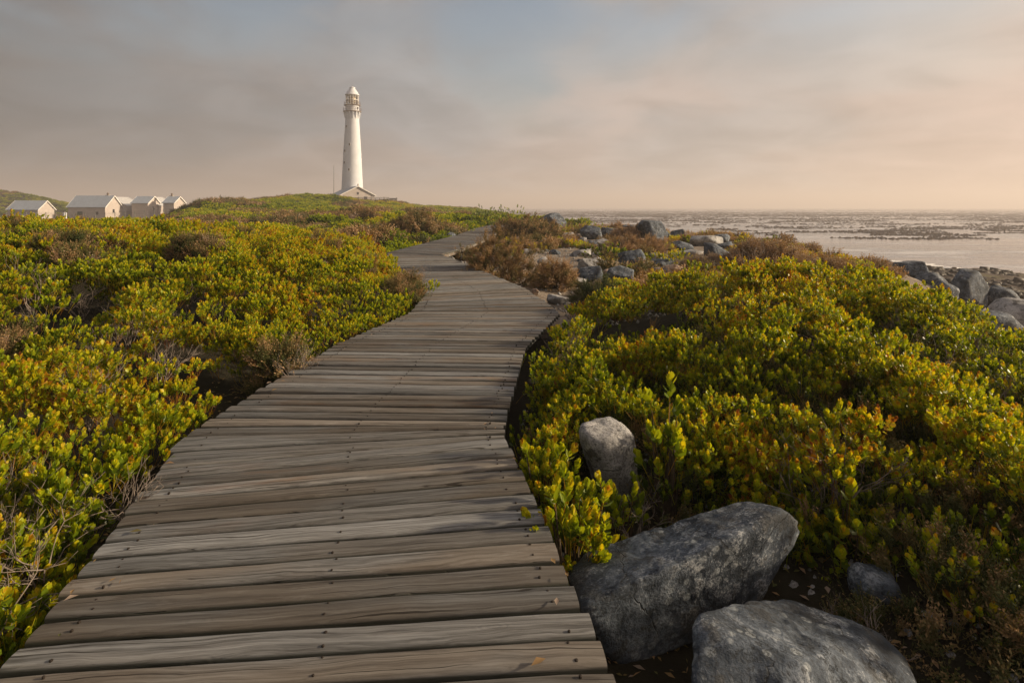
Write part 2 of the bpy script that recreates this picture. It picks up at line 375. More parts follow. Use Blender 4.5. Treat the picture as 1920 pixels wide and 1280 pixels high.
def ground(x, y):
    x = np.asarray(x, dtype=float); y = np.asarray(y, dtype=float)
    z = -.32 + (fbm(x * 1.1 + 40, y * 1.1 + 9) - .5) * .16 + (fbm(x * .16 + 5, y * .16, 4) - .5) * .5 * sst(14, 40, y)
    # left mound
    d = np.maximum(xl(y) - x - .05, 0)
    A = .26 + .38 * sst(2, 9, y)
    z = z + A * (1 - np.exp(-d / 1.5)) * (1 - sst(10.5, 19, y + .12 * np.minimum(d, 12)))
    z = z + (fbm(x * .7 + 3, y * .7 + 60) - .5) * .25 * sst(.2, 1.5, d) * (1 - sst(16, 20, y))
    # right mound
    z = z + .50 * np.exp(-(((x - 2.65) / 1.40) ** 2 + ((y - 5.5) / 2.0) ** 2)) + .10 * np.exp(-(((x - 1.6) / .9) ** 2 + ((y - 3.6) / .8) ** 2))
    # hollow of the near boulders
    z = z - .14 * np.exp(-(((x - .75) / .55) ** 2 + ((y - 1.75) / .5) ** 2))
    # dune ridge and middle bushes
    yp = np.clip((y - 26) / 74, 0, 1) ** 1.25
    rz = np.interp(x, RIDGE_X, RIDGE_Z); rz = np.where(rz > 0, rz * (1 - .55 * sst(105, 150, y)), rz)
    z = z * (1 - yp) + (rz + (fbm(x * .12, y * .10, 4) - .5) * .6) * yp
    z = z + .45 * np.exp(-(((x + 11) / 7.5) ** 2 + ((y - 40) / 7) ** 2)) + .25 * np.exp(-(((x + 5) / 3) ** 2 + ((y - 27) / 4) ** 2)) * (x < xl(y) + 3)
    z = z + 9.6 * np.exp(-(((x + 188) / 36) ** 2 + ((y - 195) / 26) ** 2)) * 1.0
    z = z - 1.0 * sst(12, 50, -x) * sst(16, 40, y) * (1 - yp)
    z = z - 1.3 * sst(0, 8, -x - .53 * y) * sst(25, 45, y) * (1 - sst(105, 125, y))
    # seaward fall
    t = x - np.interp(y, XE_Y, XE_X) + (fbm(x * .25 + 9, y * .25, 3) - .5) * (1.0 + 3.0 * sst(9, 16, y))
    z = z - 1.95 * sst(0, 8.5, t) - np.maximum(t - 8.5, 0) * .022 - np.maximum(t - 19, 0) * .08 + (fbm(x * .5 + 2, y * .5, 4) - .5) * .75 * sst(5, 11, t)
    # far side of the headland and behind it
    z = z - 9 * sst(215, 330, y + .15 * np.abs(x + 60)) - 9 * sst(230, 330, -x)
    # deck corridor
    c = (x > xl(y) - .12) & (x < xr(y) + .12) & (y < 37)
    z = np.where(c, np.minimum(z, -.20), z)
    return z
def g1(x, y): return float(ground(np.array([x]), np.array([y]))[0])
def hit(px, py, lift=0.0):
    """where the line of sight through a photo pixel meets the ground"""
    Y = np.concatenate([np.arange(1.0, 40, .02), np.arange(40, 260, .2)])
    X = (px - 960) / F * Y; Z = CAMZ - (py - HZ) / F * Y
    k = np.nonzero(Z < ground(X, Y) + lift)[0]
    i = k[0] if len(k) else len(Y) - 1
    return float(X[i]), float(Y[i]), float(ground(X[i:i + 1], Y[i:i + 1])[0])

def axis(bps):
    out = []
    for a, b, st in bps: out += list(np.arange(a, b, st))
    return np.array(sorted(set(np.round(out, 4))))
XS = axis([(-420, -120, 6), (-120, -30, 1.5), (-30, -12, .5), (-12, -3, .2), (-3, 5, .08), (5, 14, .2), (14, 40, .5), (40, 90, 4)])
YS = axis([(-6, .6, .4), (.6, 10, .08), (10, 20, .2), (20, 60, .5), (60, 130, 1.2), (130, 240, 2.5), (240, 400, 8)])
gx, gy = np.meshgrid(XS, YS); gz = ground(gx, gy)
nx, ny = len(XS), len(YS)
idx = np.arange(nx * ny).reshape(ny, nx)
quads = np.stack([idx[:-1, :-1], idx[:-1, 1:], idx[1:, 1:], idx[1:, :-1]], -1).reshape(-1, 4)
def veg_mask(x, y):
    """1 where shrubs root in dark humus, 0 on open sand"""
    d = xl(y) - x
    left = sst(-.15, .1, d)
    rm = sst(.10, .24, .64 * np.exp(-(((x - 2.95) / 2.0) ** 2 + ((y - 5.3) / 2.25) ** 2))) * (y < 10)
    near = ((y < 4.6) & (x > xr(y) - .2)).astype(float)
    far = sst(24, 40, y) * (x < np.interp(y, XE_Y, XE_X) - 1)
    return np.clip(left + rm + near + far * .8, 0, 1)
hum = veg_mask(gx, gy)
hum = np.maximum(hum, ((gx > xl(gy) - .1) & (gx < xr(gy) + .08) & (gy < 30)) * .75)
ter = link('terrain', mesh('terrain', np.stack([gx, gy, gz], -1).reshape(-1, 3), quads, M['terrain'], {'humus': hum.ravel()}, True))
tag(ter, 'sandy coastal ground falling to the shore beneath the shrubs', 'ground', kind='structure')

SEA_Z = -2.85
sx = np.array([-4500, -1500, -500, -200, -80, 0, 40, 80, 160, 400, 900, 2000, 4500.]); sy = np.array([-300, -60, 0, 40, 80, 160, 320, 640, 1300, 2600, 4500.])
ax, ay = np.meshgrid(sx, sy); ii = np.arange(ax.size).reshape(ax.shape)
sea = link('sea', mesh('sea', np.stack([ax, ay, np.full_like(ax, SEA_Z)], -1).reshape(-1, 3), np.stack([ii[:-1, :-1], ii[:-1, 1:], ii[1:, 1:], ii[1:, :-1]], -1).reshape(-1, 4), M['sea']))
tag(sea, 'pale calm sea reaching to the hazy horizon', 'sea', kind='structure')

# haze: one even body of air round everything
hz_ = MB().box((-4600, -400, -14), (4600, 4600, 44)).build('haze', None)
hm = bpy.data.materials.new('sea haze'); hm.use_nodes = True; ht = NT(hm.node_tree); ht.n.clear()
ho = ht.new('ShaderNodeOutputMaterial'); pv = ht.new('ShaderNodeVolumePrincipled')
pv.inputs['Color'].default_value = (.95, .88, .86, 1); pv.inputs['Density'].default_value = .0013; pv.inputs['Anisotropy'].default_value = .2
ht.l.new(pv.outputs[0], ho.inputs['Volume'])
hz_.data.materials.append(hm); tag(hz_, 'thin pale sea haze in the air', 'haze', kind='stuff')

# ------------------------------------------------------------------ boardwalk
def lerp(a, b, t): return (a[0] + (b[0] - a[0]) * t, a[1] + (b[1] - a[1]) * t)
def boardwalk():
    bw = empty('boardwalk', (-.6, 1.4, -.3)); bw.matrix_world = Matrix.Translation((-.6, 1.4, -.3))
    tag(bw, 'weathered grey wooden boardwalk winding between the shrubs towards the lighthouse', 'boardwalk')
    inv = Vector((.6, -1.4, .3)); scr = MB(); cnt = 0
    for k in range(len(PAIRS) - 1):
        (L0, R0), (L1, R1) = PAIRS[k], PAIRS[k + 1]
        dl = math.dist(L0, L1); dr = math.dist(R0, R1); ym = (L0[1] + R0[1]) / 2
        pitch = .103 if ym < 16 else .15
        n = max(2, round((dl + dr) / 2 / pitch))
        for i in range(n):
            if cnt >= 300: break
            t0, t1 = i / n, (i + 1) / n
            a0, a1, b0, b1 = (Vector((*lerp(L0, L1, t0), 0)), Vector((*lerp(L0, L1, t1), 0)), Vector((*lerp(R0, R1, t0), 0)), Vector((*lerp(R0, R1, t1), 0)))
            c = (a0 + a1 + b0 + b1) / 4; u = ((b0 + b1) - (a0 + a1)).normalized(); v = Vector((-u.y, u.x, 0))
            near = ym < 8
            gap = rnd.uniform(.012, .021) if near else .020
            ext0, ext1 = rnd.uniform(-.006, .007), rnd.uniform(-.006, .007)
            ns = 13 if near else 3
            z0 = rnd.uniform(-.003, .004); tilt = rnd.uniform(-.0035, .0035)
            ph = rnd.uniform(0, 99); V = []
            for s in range(ns):
                f = s / (ns - 1)
                lo = a0.lerp(b0, f); hi = a1.lerp(b1, f)
                x = (((lo + hi) / 2) - c).dot(u) + (-ext0 if s == 0 else ext1 if s == ns - 1 else 0)
                y0 = (lo - c).dot(v) + gap / 2; y1 = (hi - c).dot(v) - gap / 2
                if near:
                    y0 += (mnoise.noise(Vector((f * 4, ph, 0))) * .0045 + mnoise.noise(Vector((f * 14, ph, 5))) * .002); y1 += (mnoise.noise(Vector((f * 4, ph, 9))) * .0045 + mnoise.noise(Vector((f * 14, ph, 15))) * .002)
                zz = z0 + tilt * (f - .5) * 2 + (mnoise.noise(Vector((f * 2.2, ph, 3))) * .003 if near else 0)
                w = y1 - y0; r = min(.011, w * .2)
                end = .004 if s in (0, ns - 1) else 0
                V += [(x, y0 + .001, -.038), (x, y0, zz - r * 1.3), (x, y0 + r * .35, zz - r * .42 - end), (x, y0 + r * 1.2, zz - .001 - end), (x, (y0 + y1) / 2, zz + .0012 - end),
                      (x, y1 - r * 1.2, zz - .001 - end), (x, y1 - r * .35, zz - r * .42 - end), (x, y1, zz - r * 1.3), (x, y1 - .001, -.038)]
            m_ = 9; Fc = []
            for s in range(ns - 1):
                for j in range(m_):
                    j2 = (j + 1) % m_
                    Fc.append((s * m_ + j, (s + 1) * m_ + j, (s + 1) * m_ + j2, s * m_ + j2))
            Fc.append(tuple(range(m_))); Fc.append(tuple(range(ns * m_ - 1, (ns - 1) * m_ - 1, -1)))
            me = mesh('plank', V, Fc, M['wood'])
            me.polygons.foreach_set('use_smooth', np.ones(len(me.polygons), dtype=bool))
            try: me.set_sharp_from_angle(angle=math.radians(50))
            except Exception: pass
            o = link('plank', me, bw); o.location = c + inv; o.rotation_euler = (0, 0, math.atan2(u.y, u.x)); cnt += 1
            if ym < 9:
                for f in (.075, .52, .945):
                    for g in (.27, .73):
                        if rnd.random() < .12: continue
                        q = a0.lerp(b0, f + rnd.uniform(-.012, .012)).lerp(a1.lerp(b1, f), g + rnd.uniform(-.07, .07))
                        rr = rnd.uniform(.0028, .0042)
                        rr *= 1.15; scr.lathe([(rr * 1.05, -.006), (rr * 1.1, .0012), (rr * .7, .0026)], 7, (q.x + .6, q.y - 1.4, z0 + .3))
    s = scr.build('screws', M['screw'], bw); tag(s, kind='stuff')
    # bearers under the planks and short posts
    for f in (.085, .5, .915):
        for k in range(len(PAIRS) - 1):
            p, q = [Vector((*lerp(PAIRS[j][0], PAIRS[j][1], f), 0)) for j in (k, k + 1)]
            if (q - p).length < .12: continue
            d = (q - p).normalized(); w = Vector((-d.y, d.x, 0)) * .026
            V = [(P + e + Vector((0, 0, z))) + inv for z in (-.155, -.040) for P, e in ((p, w), (p, -w), (q, -w), (q, w))]
            link('bearer', mesh('bearer', V, [(0, 1, 2, 3), (7, 6, 5, 4), (0, 4, 5, 1), (1, 5, 6, 2), (2, 6, 7, 3), (3, 7, 4, 0)], M['wood']), bw)
    for k in range(1, 11):
        for f in (.085, .915):
            p = lerp(PAIRS[k][0], PAIRS[k][1], f + (.02 if f < .5 else -.02))
            x, y = p[0] + .6, p[1] - 1.4
            MB().box((x - .035, y - .035, -.5), (x + .035, y + .035, .15 - .008)).build('post', M['wood'], bw)
boardwalk()

# ------------------------------------------------------------------ rocks
def ico(sub):
    bm = bmesh.new(); bmesh.ops.create_icosphere(bm, subdivisions=sub, radius=1)
    V = np.array([v.co[:] for v in bm.verts]); Fc = np.array([[v.index for v in f.verts] for f in bm.faces]); bm.free(); return V, Fc
ICO = {k: ico(k) for k in (3, 4, 5, 6)}
def star(normals, dists, sub, p=14, amp=.03, seed=0, fs=2.5, scale=1.0):
    """rounded convex block bounded by the given planes, with uneven faces"""
    D, Fc = ICO[sub]
    q = np.maximum(D @ np.asarray(normals).T, 1e-3) / np.asarray(dists)
    r = np.power(np.power(q, p).sum(1), -1.0 / p)
    V = D * r[:, None]
    off = Vector((seed * 13.1, seed * 7.7, seed * 3.3)); n = np.empty(len(V))
    for i, v in enumerate(V):
        w = Vector(v / scale) * fs + off
        n[i] = mnoise.fractal(w, .8, 2.1, 5) + .35 * abs(mnoise.noise(w * .8 + off))
    return V + D * (n * amp * scale)[:, None], Fc
def hull_rock(pts, sub=6, p=20, amp=.02, seed=1, fs=4.0):
    """block whose flat faces follow the hull of the given points"""
    pts = [Vector(a) for a in pts]; c = sum(pts, Vector()) / len(pts)
    bm = bmesh.new()
    for a in pts: bm.verts.new(a - c)
    bmesh.ops.convex_hull(bm, input=bm.verts); bm.normal_update()
    N = []; Dd = []
    for f in bm.faces:
        n = f.normal; dd = n.dot(f.verts[0].co)
        if dd < 0: n, dd = -n, -dd
        if not any(Vector(m).dot(n) > .985 for m in N): N.append(tuple(n)); Dd.append(max(dd, .02))
    bm.free()
    rc = random.Random(seed * 7)
    for _ in range(16):                          # chipped corners and edges
        n = Vector((rc.gauss(0, 1), rc.gauss(0, 1), rc.gauss(0, 1))).normalized(); N.append(tuple(n)); Dd.append(max((a - c).dot(n) for a in pts) * rc.uniform(.955, .995))
    sc = max((a - c).length for a in pts)
    V, Fc = star(N, Dd, sub, p, amp, seed, fs, sc)
    return V, Fc, c
def rand_rock(w, dp, h, sub, seed, p=13, amp=.035, flat=.0, nface=10):
    r = random.Random(seed); N = []; Dd = []
    for i in range(nface):
        for _ in range(30):
            v = Vector((r.gauss(0, 1), r.gauss(0, 1), r.gauss(0, 1))).normalized()
            if all(v.dot(Vector(m)) < .62 for m in N): break
        N.append(tuple(v)); Dd.append(r.uniform(.52, .95))
    N += [(0, 0, 1), (0, 0, -1), (1, 0, 0), (-1, 0, 0), (0, 1, 0), (0, -1, 0)]; Dd += [1 - flat, .9, 1, 1, 1, 1]
    V, Fc = star(N, Dd, sub, p, amp, seed, 2.3)
    V = V / np.abs(V).max(0)
    a = r.uniform(-.25, .25); b = r.uniform(-.15, .15)
    V = V * np.array([w / 2, dp / 2, h / 2])
    R = np.array((Matrix.Rotation(a, 3, 'Y') @ Matrix.Rotation(b, 3, 'X')))
    return V @ R.T, Fc
NR = [0]
def rock(px, py, w, h, label, mk='rock', dp=.85, sink=.18, sub=4, name='boulder', cat='boulder', group=None, flat=0, p=26, seed=None, Y=None):
    """a stone whose foot shows at photo pixel (px, py) and that is w by h photo pixels large"""
    NR[0] += 1; sd = seed if seed is not None else NR[0] * 3 + 1
    if Y is None: X, Yh, Z = hit(px, py)
    else: Yh = Y; X = (px - 960) / F * Y; Z = g1(X, Y)
    W = 1.12 * w / F * Yh; H = 1.12 * h / F * Yh / (1 - sink)
    Yc = Yh + W * dp * .4; Xc = X * Yc / Yh; Zg = min(Z, g1(Xc, Yc))
    V, Fc = rand_rock(W, W * dp, H, sub, sd, p=p, flat=flat)
    o = link(name, mesh(name, V, Fc, M[mk], None, True), None, (Xc, Yc, Z + H * (.5 - sink)), (0, 0, random.Random(sd).uniform(-.5, .5)))
    tag(o, label, cat, group); return o
def pix(px, py, Y): return ((px - 960) / F * Y, Y, CAMZ - (py - HZ) / F * Y)

def near_rocks():
    # tilted slab beside the deck
    def on(A, B, C, px, py):          # the point of plane ABC on a line of sight
        A, B, C = Vector(A), Vector(B), Vector(C); n = (B - A).cross(C - A); e = Vector((0, 0, CAMZ)); d = Vector(pix(px, py, 1.0)) - e
        return e + d * (n.dot(A - e) / n.dot(d))
    A, B = pix(1150, 1108, 1.80), pix(1436, 985, 1.97); fr = (A, B, pix(1170, 1240, 1.87)); tp = (A, B, pix(1250, 990, 2.16))
    P = [A, B] + [on(*fr, *q) for q in ((1415, 1146), (1330, 1160), (1205, 1243), (1150, 1243), (1080, 1140))] + [on(*tp, *q) for q in ((1062, 1074), (1096, 1036), (1402, 942), (1480, 958))]
    P += [pix(1506, 990, 2.10), pix(1130, 1190, 2.25), pix(1400, 1110, 2.28)]
    V, Fc, c = hull_rock(P, 6, 120, .020, 5, 4.6)
    tag(link('boulder', mesh('boulder', V, Fc, M['rock'], None, True), None, c), 'large tilted slab-like boulder with a sharp ridge beside the near boardwalk edge', 'boulder')
    P = [pix(1288, 1210, 1.50), pix(1310, 1165, 1.62), pix(1400, 1122, 1.78), pix(1480, 1120, 1.86), pix(1600, 1165, 1.82), pix(1690, 1215, 1.72), pix(1725, 1285, 1.60), pix(1300, 1290, 1.40), pix(1330, 1390, 1.36), pix(1500, 1240, 1.46),
         pix(1700, 1400, 1.45), pix(1500, 1420, 1.38), pix(1400, 1300, 1.75), pix(1600, 1300, 1.8)]
    V, Fc, c = hull_rock(P, 6, 34, .030, 9, 3.6)
    tag(link('boulder', mesh('boulder', V, Fc, M['rock'], None, True), None, c), 'rounded speckled boulder cut off by the bottom edge below the tilted slab', 'boulder')
    for (cx, cy, w, h, Y, sd, mk, lab) in ((1150, 868, 128, 178, 2.70, 31, 'rockp', 'pale upright rounded stone behind the bright green shrub near the boardwalk'),
                                           (1638, 1095, 98, 80, 2.02, 8, 'rock', 'small half-hidden grey stone under shrubs right of the slab boulder')):
        W, H = w / F * Y, h / F * Y; V, Fc = rand_rock(W, W * .9, H, 5, sd, p=6, amp=.05)
        tag(link('boulder', mesh('boulder', V, Fc, M[mk], None, True), None, pix(cx, cy, Y + W * .4)), lab, 'boulder')
near_rocks()

ROCKS = [ # px, py(foot), w, h, label, material, extras
    (1220, 452, 60, 42, 'big dark block-shaped boulder standing tallest against the sea', 'rock', dict(sub=5, seed=21)),
    (1272, 449, 26, 20, 'rounded grey boulder just right of the tallest block boulder', 'rock', {}),
    (1318, 462, 70, 18, 'low broad grey shore boulder below the waterline rocks', 'rockp', dict(flat=.3)),
    (1345, 458, 46, 16, 'dark flat boulder at the end of the middle shore rocks', 'rock', {}),
    (1300, 453, 30, 10, 'thin dark ledge stone behind the rounded grey boulder', 'rock', {}),
    (1108, 450, 40, 24, 'smooth grey boulder at the near foot of the shore rock row', 'rock', {}),
    (1140, 444, 30, 18, 'grey boulder in the row left of the tallest block boulder', 'rock', {}),
    (1147, 427, 32, 14, 'dark capstone boulder at the skyline of the shore rock row', 'rock', {}),
    (1165, 440, 26, 14, 'small tan boulder within the shore rock row', 'rockt', {}),
    (1180, 436, 22, 13, 'small dark boulder nearest the tallest block on its left', 'rock', {}),
    (1104, 421, 18, 9, 'small dark stone on the skyline above the yellow shrubs', 'rock', {}),
    (1040, 430, 52, 28, 'long dark wedge boulder sloping right behind the brown bushes', 'rock', dict(sub=5)),
    (1022, 412, 26, 14, 'jagged dark boulder topping the rocks behind the brown bushes', 'rock', dict(p=22)),
    (1075, 414, 26, 9, 'low reddish stone on the skyline right of the jagged boulder', 'rockt', {}),
    (1340, 482, 48, 22, 'angular boulder with a sunlit right face below the low broad one', 'rock', dict(sub=5, p=20)),
    (1290, 484, 52, 14, 'flat pale slab left of the angular sunlit boulder', 'rockp', dict(flat=.4)),
    (1186, 506, 58, 34, 'tall leaning grey boulder at the back of the stone cluster', 'rock', dict(sub=5, p=18)),
    (1100, 510, 44, 22, 'pale pointed boulder at the left back of the stone cluster', 'rockp', dict(sub=5)),
    (1104, 529, 54, 24, 'dark flat-topped boulder at the left front of the stone cluster', 'rock', dict(sub=5, flat=.3)),
    (1145, 524, 36, 18, 'tan boulder wedged in the middle of the stone cluster', 'rockt', dict(sub=4)),
    (1164, 536, 52, 32, 'dark pyramid-shaped boulder in front of the stone cluster', 'rock', dict(sub=5, p=20)),
    (1226, 528, 42, 24, 'blocky brown-grey boulder at the right of the stone cluster', 'rockt', dict(sub=5, p=20)),
    (1258, 517, 44, 18, 'pinkish slab stone behind the right end of the cluster', 'rockt', dict(sub=5, flat=.2)),
    (1215, 540, 60, 14, 'low pale stone at the foot of the blocky brown boulder', 'rockp', dict(flat=.3)),
    (1205, 516, 30, 20, 'pale stone filling the gap between leaning and blocky boulders', 'rockp', {}),
    (1254, 530, 26, 14, 'small white stone at the right end of the cluster', 'rockp', {}),
    (1066, 528, 26, 20, 'pinkish stone beside the brown heath tuft', 'rockt', {}),
    (1094, 556, 30, 16, 'small grey stone below the dark flat-topped boulder', 'rockp', {}),
    (1150, 585, 62, 24, 'pale rounded stone by the edge of the right shrub mound', 'rockp', dict(sub=5)),
    (1175, 566, 34, 16, 'bluish stone tucked behind the pale rounded stone', 'rock', {}),
    (1028, 541, 24, 22, 'orange-tan rounded stone under the heath tuft', 'rockt', dict(sub=5, p=7)),
    (1003, 556, 16, 14, 'small pointed pink stone at the boardwalk edge', 'rockt', {}),
    (1052, 572, 50, 14, 'flat pale stone slab between boardwalk and dark green tuft', 'rockp', dict(flat=.4)),
    (846, 450, 22, 13, 'round grey stone at the left edge of the far boardwalk', 'rock', dict(sub=4, p=8)),
    (842, 492, 26, 9, 'pale flat stone in the boardwalk notch', 'rockp', dict(flat=.3)),
    (860, 486, 20, 10, 'grey stone wedged under the far boardwalk edge', 'rock', {}),
    (1090, 482, 40, 12, 'low white stone on the open sand patch', 'rockp', dict(flat=.2)),
    (1062, 452, 34, 14, 'white weathered stone at the top of the sand patch', 'rockp', {}),
    (1085, 448, 24, 9, 'pinkish stone left of the smooth grey boulder', 'rockt', {}),
    (1040, 478, 22, 9, 'small grey stone in the middle of the sand patch', 'rock', {}),
    (1120, 500, 36, 16, 'pale rounded stone just behind the pale pointed boulder', 'rockp', {}),
    (1082, 540, 40, 16, 'white flat stone left of the dark pyramid-shaped boulder', 'rockp', dict(flat=.3)),
    (1128, 548, 34, 18, 'tan-grey stone leaning on the dark pyramid-shaped boulder', 'rockt', {}),
    (1190, 550, 36, 18, 'pale blocky stone right of the dark pyramid-shaped boulder', 'rockp', {}),
    (1240, 500, 46, 14, 'flat grey slab behind the blocky brown-grey boulder', 'rock', dict(flat=.3)),
    (1305, 505, 50, 14, 'pale low slab at the left foot of the dry mauve heath', 'rockp', dict(flat=.3)),
    (1280, 470, 46, 14, 'grey stone below the rounded grey boulder', 'rock', {}),
    (1360, 472, 44, 15, 'dark stone right of the low broad grey boulder', 'rock', {}),
    (1245, 446, 26, 12, 'dark stone leaning at the right foot of the tallest block boulder', 'rock', {}),
    (1130, 462, 34, 13, 'white-grey stone in front of the smooth grey boulder', 'rockp', {}),
    (1160, 470, 30, 10, 'flat pale stone before the reddish heath shrub', 'rockp', dict(flat=.3)),
    (1015, 457, 18, 8, 'small pale stone behind the large brown heath bush', 'rockp', {}),
]
for (px, py, w, h, lab, mk, ex) in ROCKS: rock(px, py, w, h, lab, mk, **ex)
SHORE = [ # the boulders behind the right mound: px, top py, width, distance
    (1650, 497, 92, 14.5, 'broad split dark boulder leftmost behind the right mound', 'rock', 15),
    (1702, 489, 56, 15.5, 'upright pointed dark boulder second from left behind the right mound', 'rock', 22),
    (1742, 510, 60, 14.8, 'squat dark boulder between two pointed boulders behind the mound', 'rock', 9),
    (1812, 504, 88, 14.0, 'large pointed dark boulder behind the right end of the mound', 'rock', 22),
    (1775, 526, 50, 13.0, 'low dark boulder at the foot of the large pointed one', 'rock', 9),
    (1880, 535, 70, 14.0, 'flat dark boulder near the right edge at the water', 'rock', 12),
    (1890, 558, 120, 11.0, 'wide pale-topped rounded boulder at the right edge of the picture', 'rockp', 7),
    (1850, 580, 110, 9.6, 'smooth grey sloping boulder just above the yellow mound shrubs', 'rock', 7),
    (1530, 500, 50, 13.5, 'grey stone peeping over the crest of the right mound', 'rockp', 8),
    (1770, 548, 60, 10.5, 'low brownish boulder right behind the mound crest', 'rockt', 9),
]
for i, (px, pt, w, Y, lab, mk, p) in enumerate(SHORE):
    X, _, Zt = pix(px, pt, Y); zg = g1(X, Y); W = w / F * Y; H = max(.45, (Zt - zg) * 1.25)
    V, Fc = rand_rock(W, W * .9, H, 5, 100 + i, p=p)
    V[:, 2] -= V[:, 2].max()
    tag(link('boulder', mesh('boulder', V, Fc, M[mk], None, True), None, (X, Y, Zt)), lab, 'boulder')
# small stones that nothing tells apart, and gravel
SM = [rand_rock(.22, .18, .14, 3, 300 + i, p=9) for i in range(5)]
SMM = [mesh('stone', v, f, M[k], None, True) for (v, f), k in zip(SM, ('rockp', 'rock', 'rockt', 'rockp', 'rock'))]
rs2 = random.Random(5); cnt = 0
while cnt < 60:
    y = rs2.uniform(7.5, 30); x = rs2.uniform(float(xr(y)) + .3, min(9.0, float(xr(y)) + 2 + y * .22)); 
    px = 960 + F * x / y
    if px > 1400: continue
    k = rs2.uniform(.5, 1.4) * (1 + y / 30)
    o = link('stone', SMM[cnt % 5], None, (x, y, g1(x, y) + .03 * k), (0, 0, rs2.uniform(0, 6))); o.scale = (k, k, k)
    tag(o, 'small loose stone on the sandy ground between boardwalk and shore', 'stone', 'small loose stones on the sand'); cnt += 1
def gravel():
    n = 2600; y = rs.uniform(6.5, 26, n); x = xr(y) + .15 + rs.rand(n) ** 1.3 * (2.5 + y * .2); z = ground(x, y)
    D = np.array([(1, 0, -.3), (-.5, .87, -.3), (-.5, -.87, -.3), (0, 0, .8)]); T = np.array([(0, 1, 3), (1, 2, 3), (2, 0, 3), (2, 1, 0)])
    s = rs.uniform(.012, .05, n); an = rs.uniform(0, 6.28, n)
    R = np.stack([np.stack([np.cos(an), -np.sin(an)], -1), np.stack([np.sin(an), np.cos(an)], -1)], 1)
    V = np.repeat(D[None], n, 0) * (1 + .5 * (rs.rand(n, 4, 1) - .5)); V[:, :, :2] = np.einsum('nij,nkj->nki', R, V[:, :, :2])
    V = V * s[:, None, None] + np.stack([x, y, z + .006], -1)[:, None]
    Fc = T[None] + (np.arange(n) * 4)[:, None, None]
    tag(link('gravel', mesh('gravel', V.reshape(-1, 3), Fc.reshape(-1, 3), M['rockp'])), 'scattered gravel on the sandy patch right of the boardwalk', 'gravel', kind='stuff')
gravel()
def kelp():
    n0 = 110000; Y = 70 * np.exp(rs.rand(n0) * math.log(900 / 70)); X = rs.uniform(-.25, 1.15, n0) * Y + 10
    row = HZ + 4.0 * F / Y
    band = np.exp(-((row - 402) / 6.5) ** 2) * 1.1 + np.exp(-((row - 413) / 4) ** 2) * .8 + .30 * np.exp(-((row - 438) / 24) ** 2)
    n = fbm(X * .010 + 3, Y * .03 + 7, 4) * .45 + fbm(X * .05, Y * .14 + 40, 3) * .55
    band = band * (.35 + .9 * fbm(X * .006 + 60, Y * .012 + 5, 3)); n = n * .6 + fbm(X * .16 + 8, Y * .3 + 3, 2) * .4
    keep = (n > .60 - .19 * np.clip(band, 0, 1)) & (rs.rand(n0) < .75) & (ground(X, Y) < SEA_Z - .05)
    X, Y = X[keep], Y[keep]; n = len(X)
    k = 7; an = np.linspace(0, 2 * math.pi, k, endpoint=False)
    sx_ = rs.uniform(.2, .9, n) * (.3 + Y / 300); sy_ = rs.uniform(.2, .6, n) * (.3 + Y / 380)
    rr = 1 + .6 * (rs.rand(n, k) - .5)
    V = np.zeros((n, k + 1, 3)); V[:, :k, 0] = np.cos(an) * rr * sx_[:, None] + X[:, None]; V[:, :k, 1] = np.sin(an) * rr * sy_[:, None] + Y[:, None]; V[:, :k, 2] = SEA_Z - .02
    V[:, k] = np.stack([X, Y, SEA_Z + rs.uniform(.06, .22, n)], -1)
    T = np.array([(i, (i + 1) % k, k) for i in range(k)]); Fc = T[None] + (np.arange(n) * (k + 1))[:, None, None]
    tag(link('kelp', mesh('kelp', V.reshape(-1, 3), Fc.reshape(-1, 3), M['kelp'])), 'brown kelp beds floating in streaks on the pale sea', 'kelp', kind='stuff')
kelp()
def flecks(name, X, Y, z0, sx_, sy_, hh, material, label, cat):
    n = len(X); k = 6; an = np.linspace(0, 2 * math.pi, k, endpoint=False); ro = rs.uniform(-.6, .6, n)
    rr = 1 + .8 * (rs.rand(n, k) - .5); u = np.cos(an) * rr * sx_[:, None]; v = np.sin(an) * rr * sy_[:, None]
    V = np.zeros((n, 2 * k, 3)); c, s_ = np.cos(ro)[:, None], np.sin(ro)[:, None]
    for q, (m, dz) in enumerate(((1.0, -.04), (.55, 0))):
        V[:, q * k:(q + 1) * k, 0] = X[:, None] + m * (u * c - v * s_); V[:, q * k:(q + 1) * k, 1] = Y[:, None] + m * (u * s_ + v * c)
        V[:, q * k:(q + 1) * k, 2] = z0[:, None] + (-hh[:, None] * .5 if q == 0 else hh[:, None] * (.6 + .8 * rs.rand(n, k)))
    T = [(i, (i + 1) % k, k + (i + 1) % k) for i in range(k)] + [(i, k + (i + 1) % k, k + i) for i in range(k)] + [(k, k + i, k + i + 1) for i in range(1, k - 1)]
    Fc = np.array(T)[None] + (np.arange(n) * 2 * k)[:, None, None]
    tag(link(name, mesh(name, V.reshape(-1, 3), Fc.reshape(-1, 3), material)), label, cat, kind='stuff')
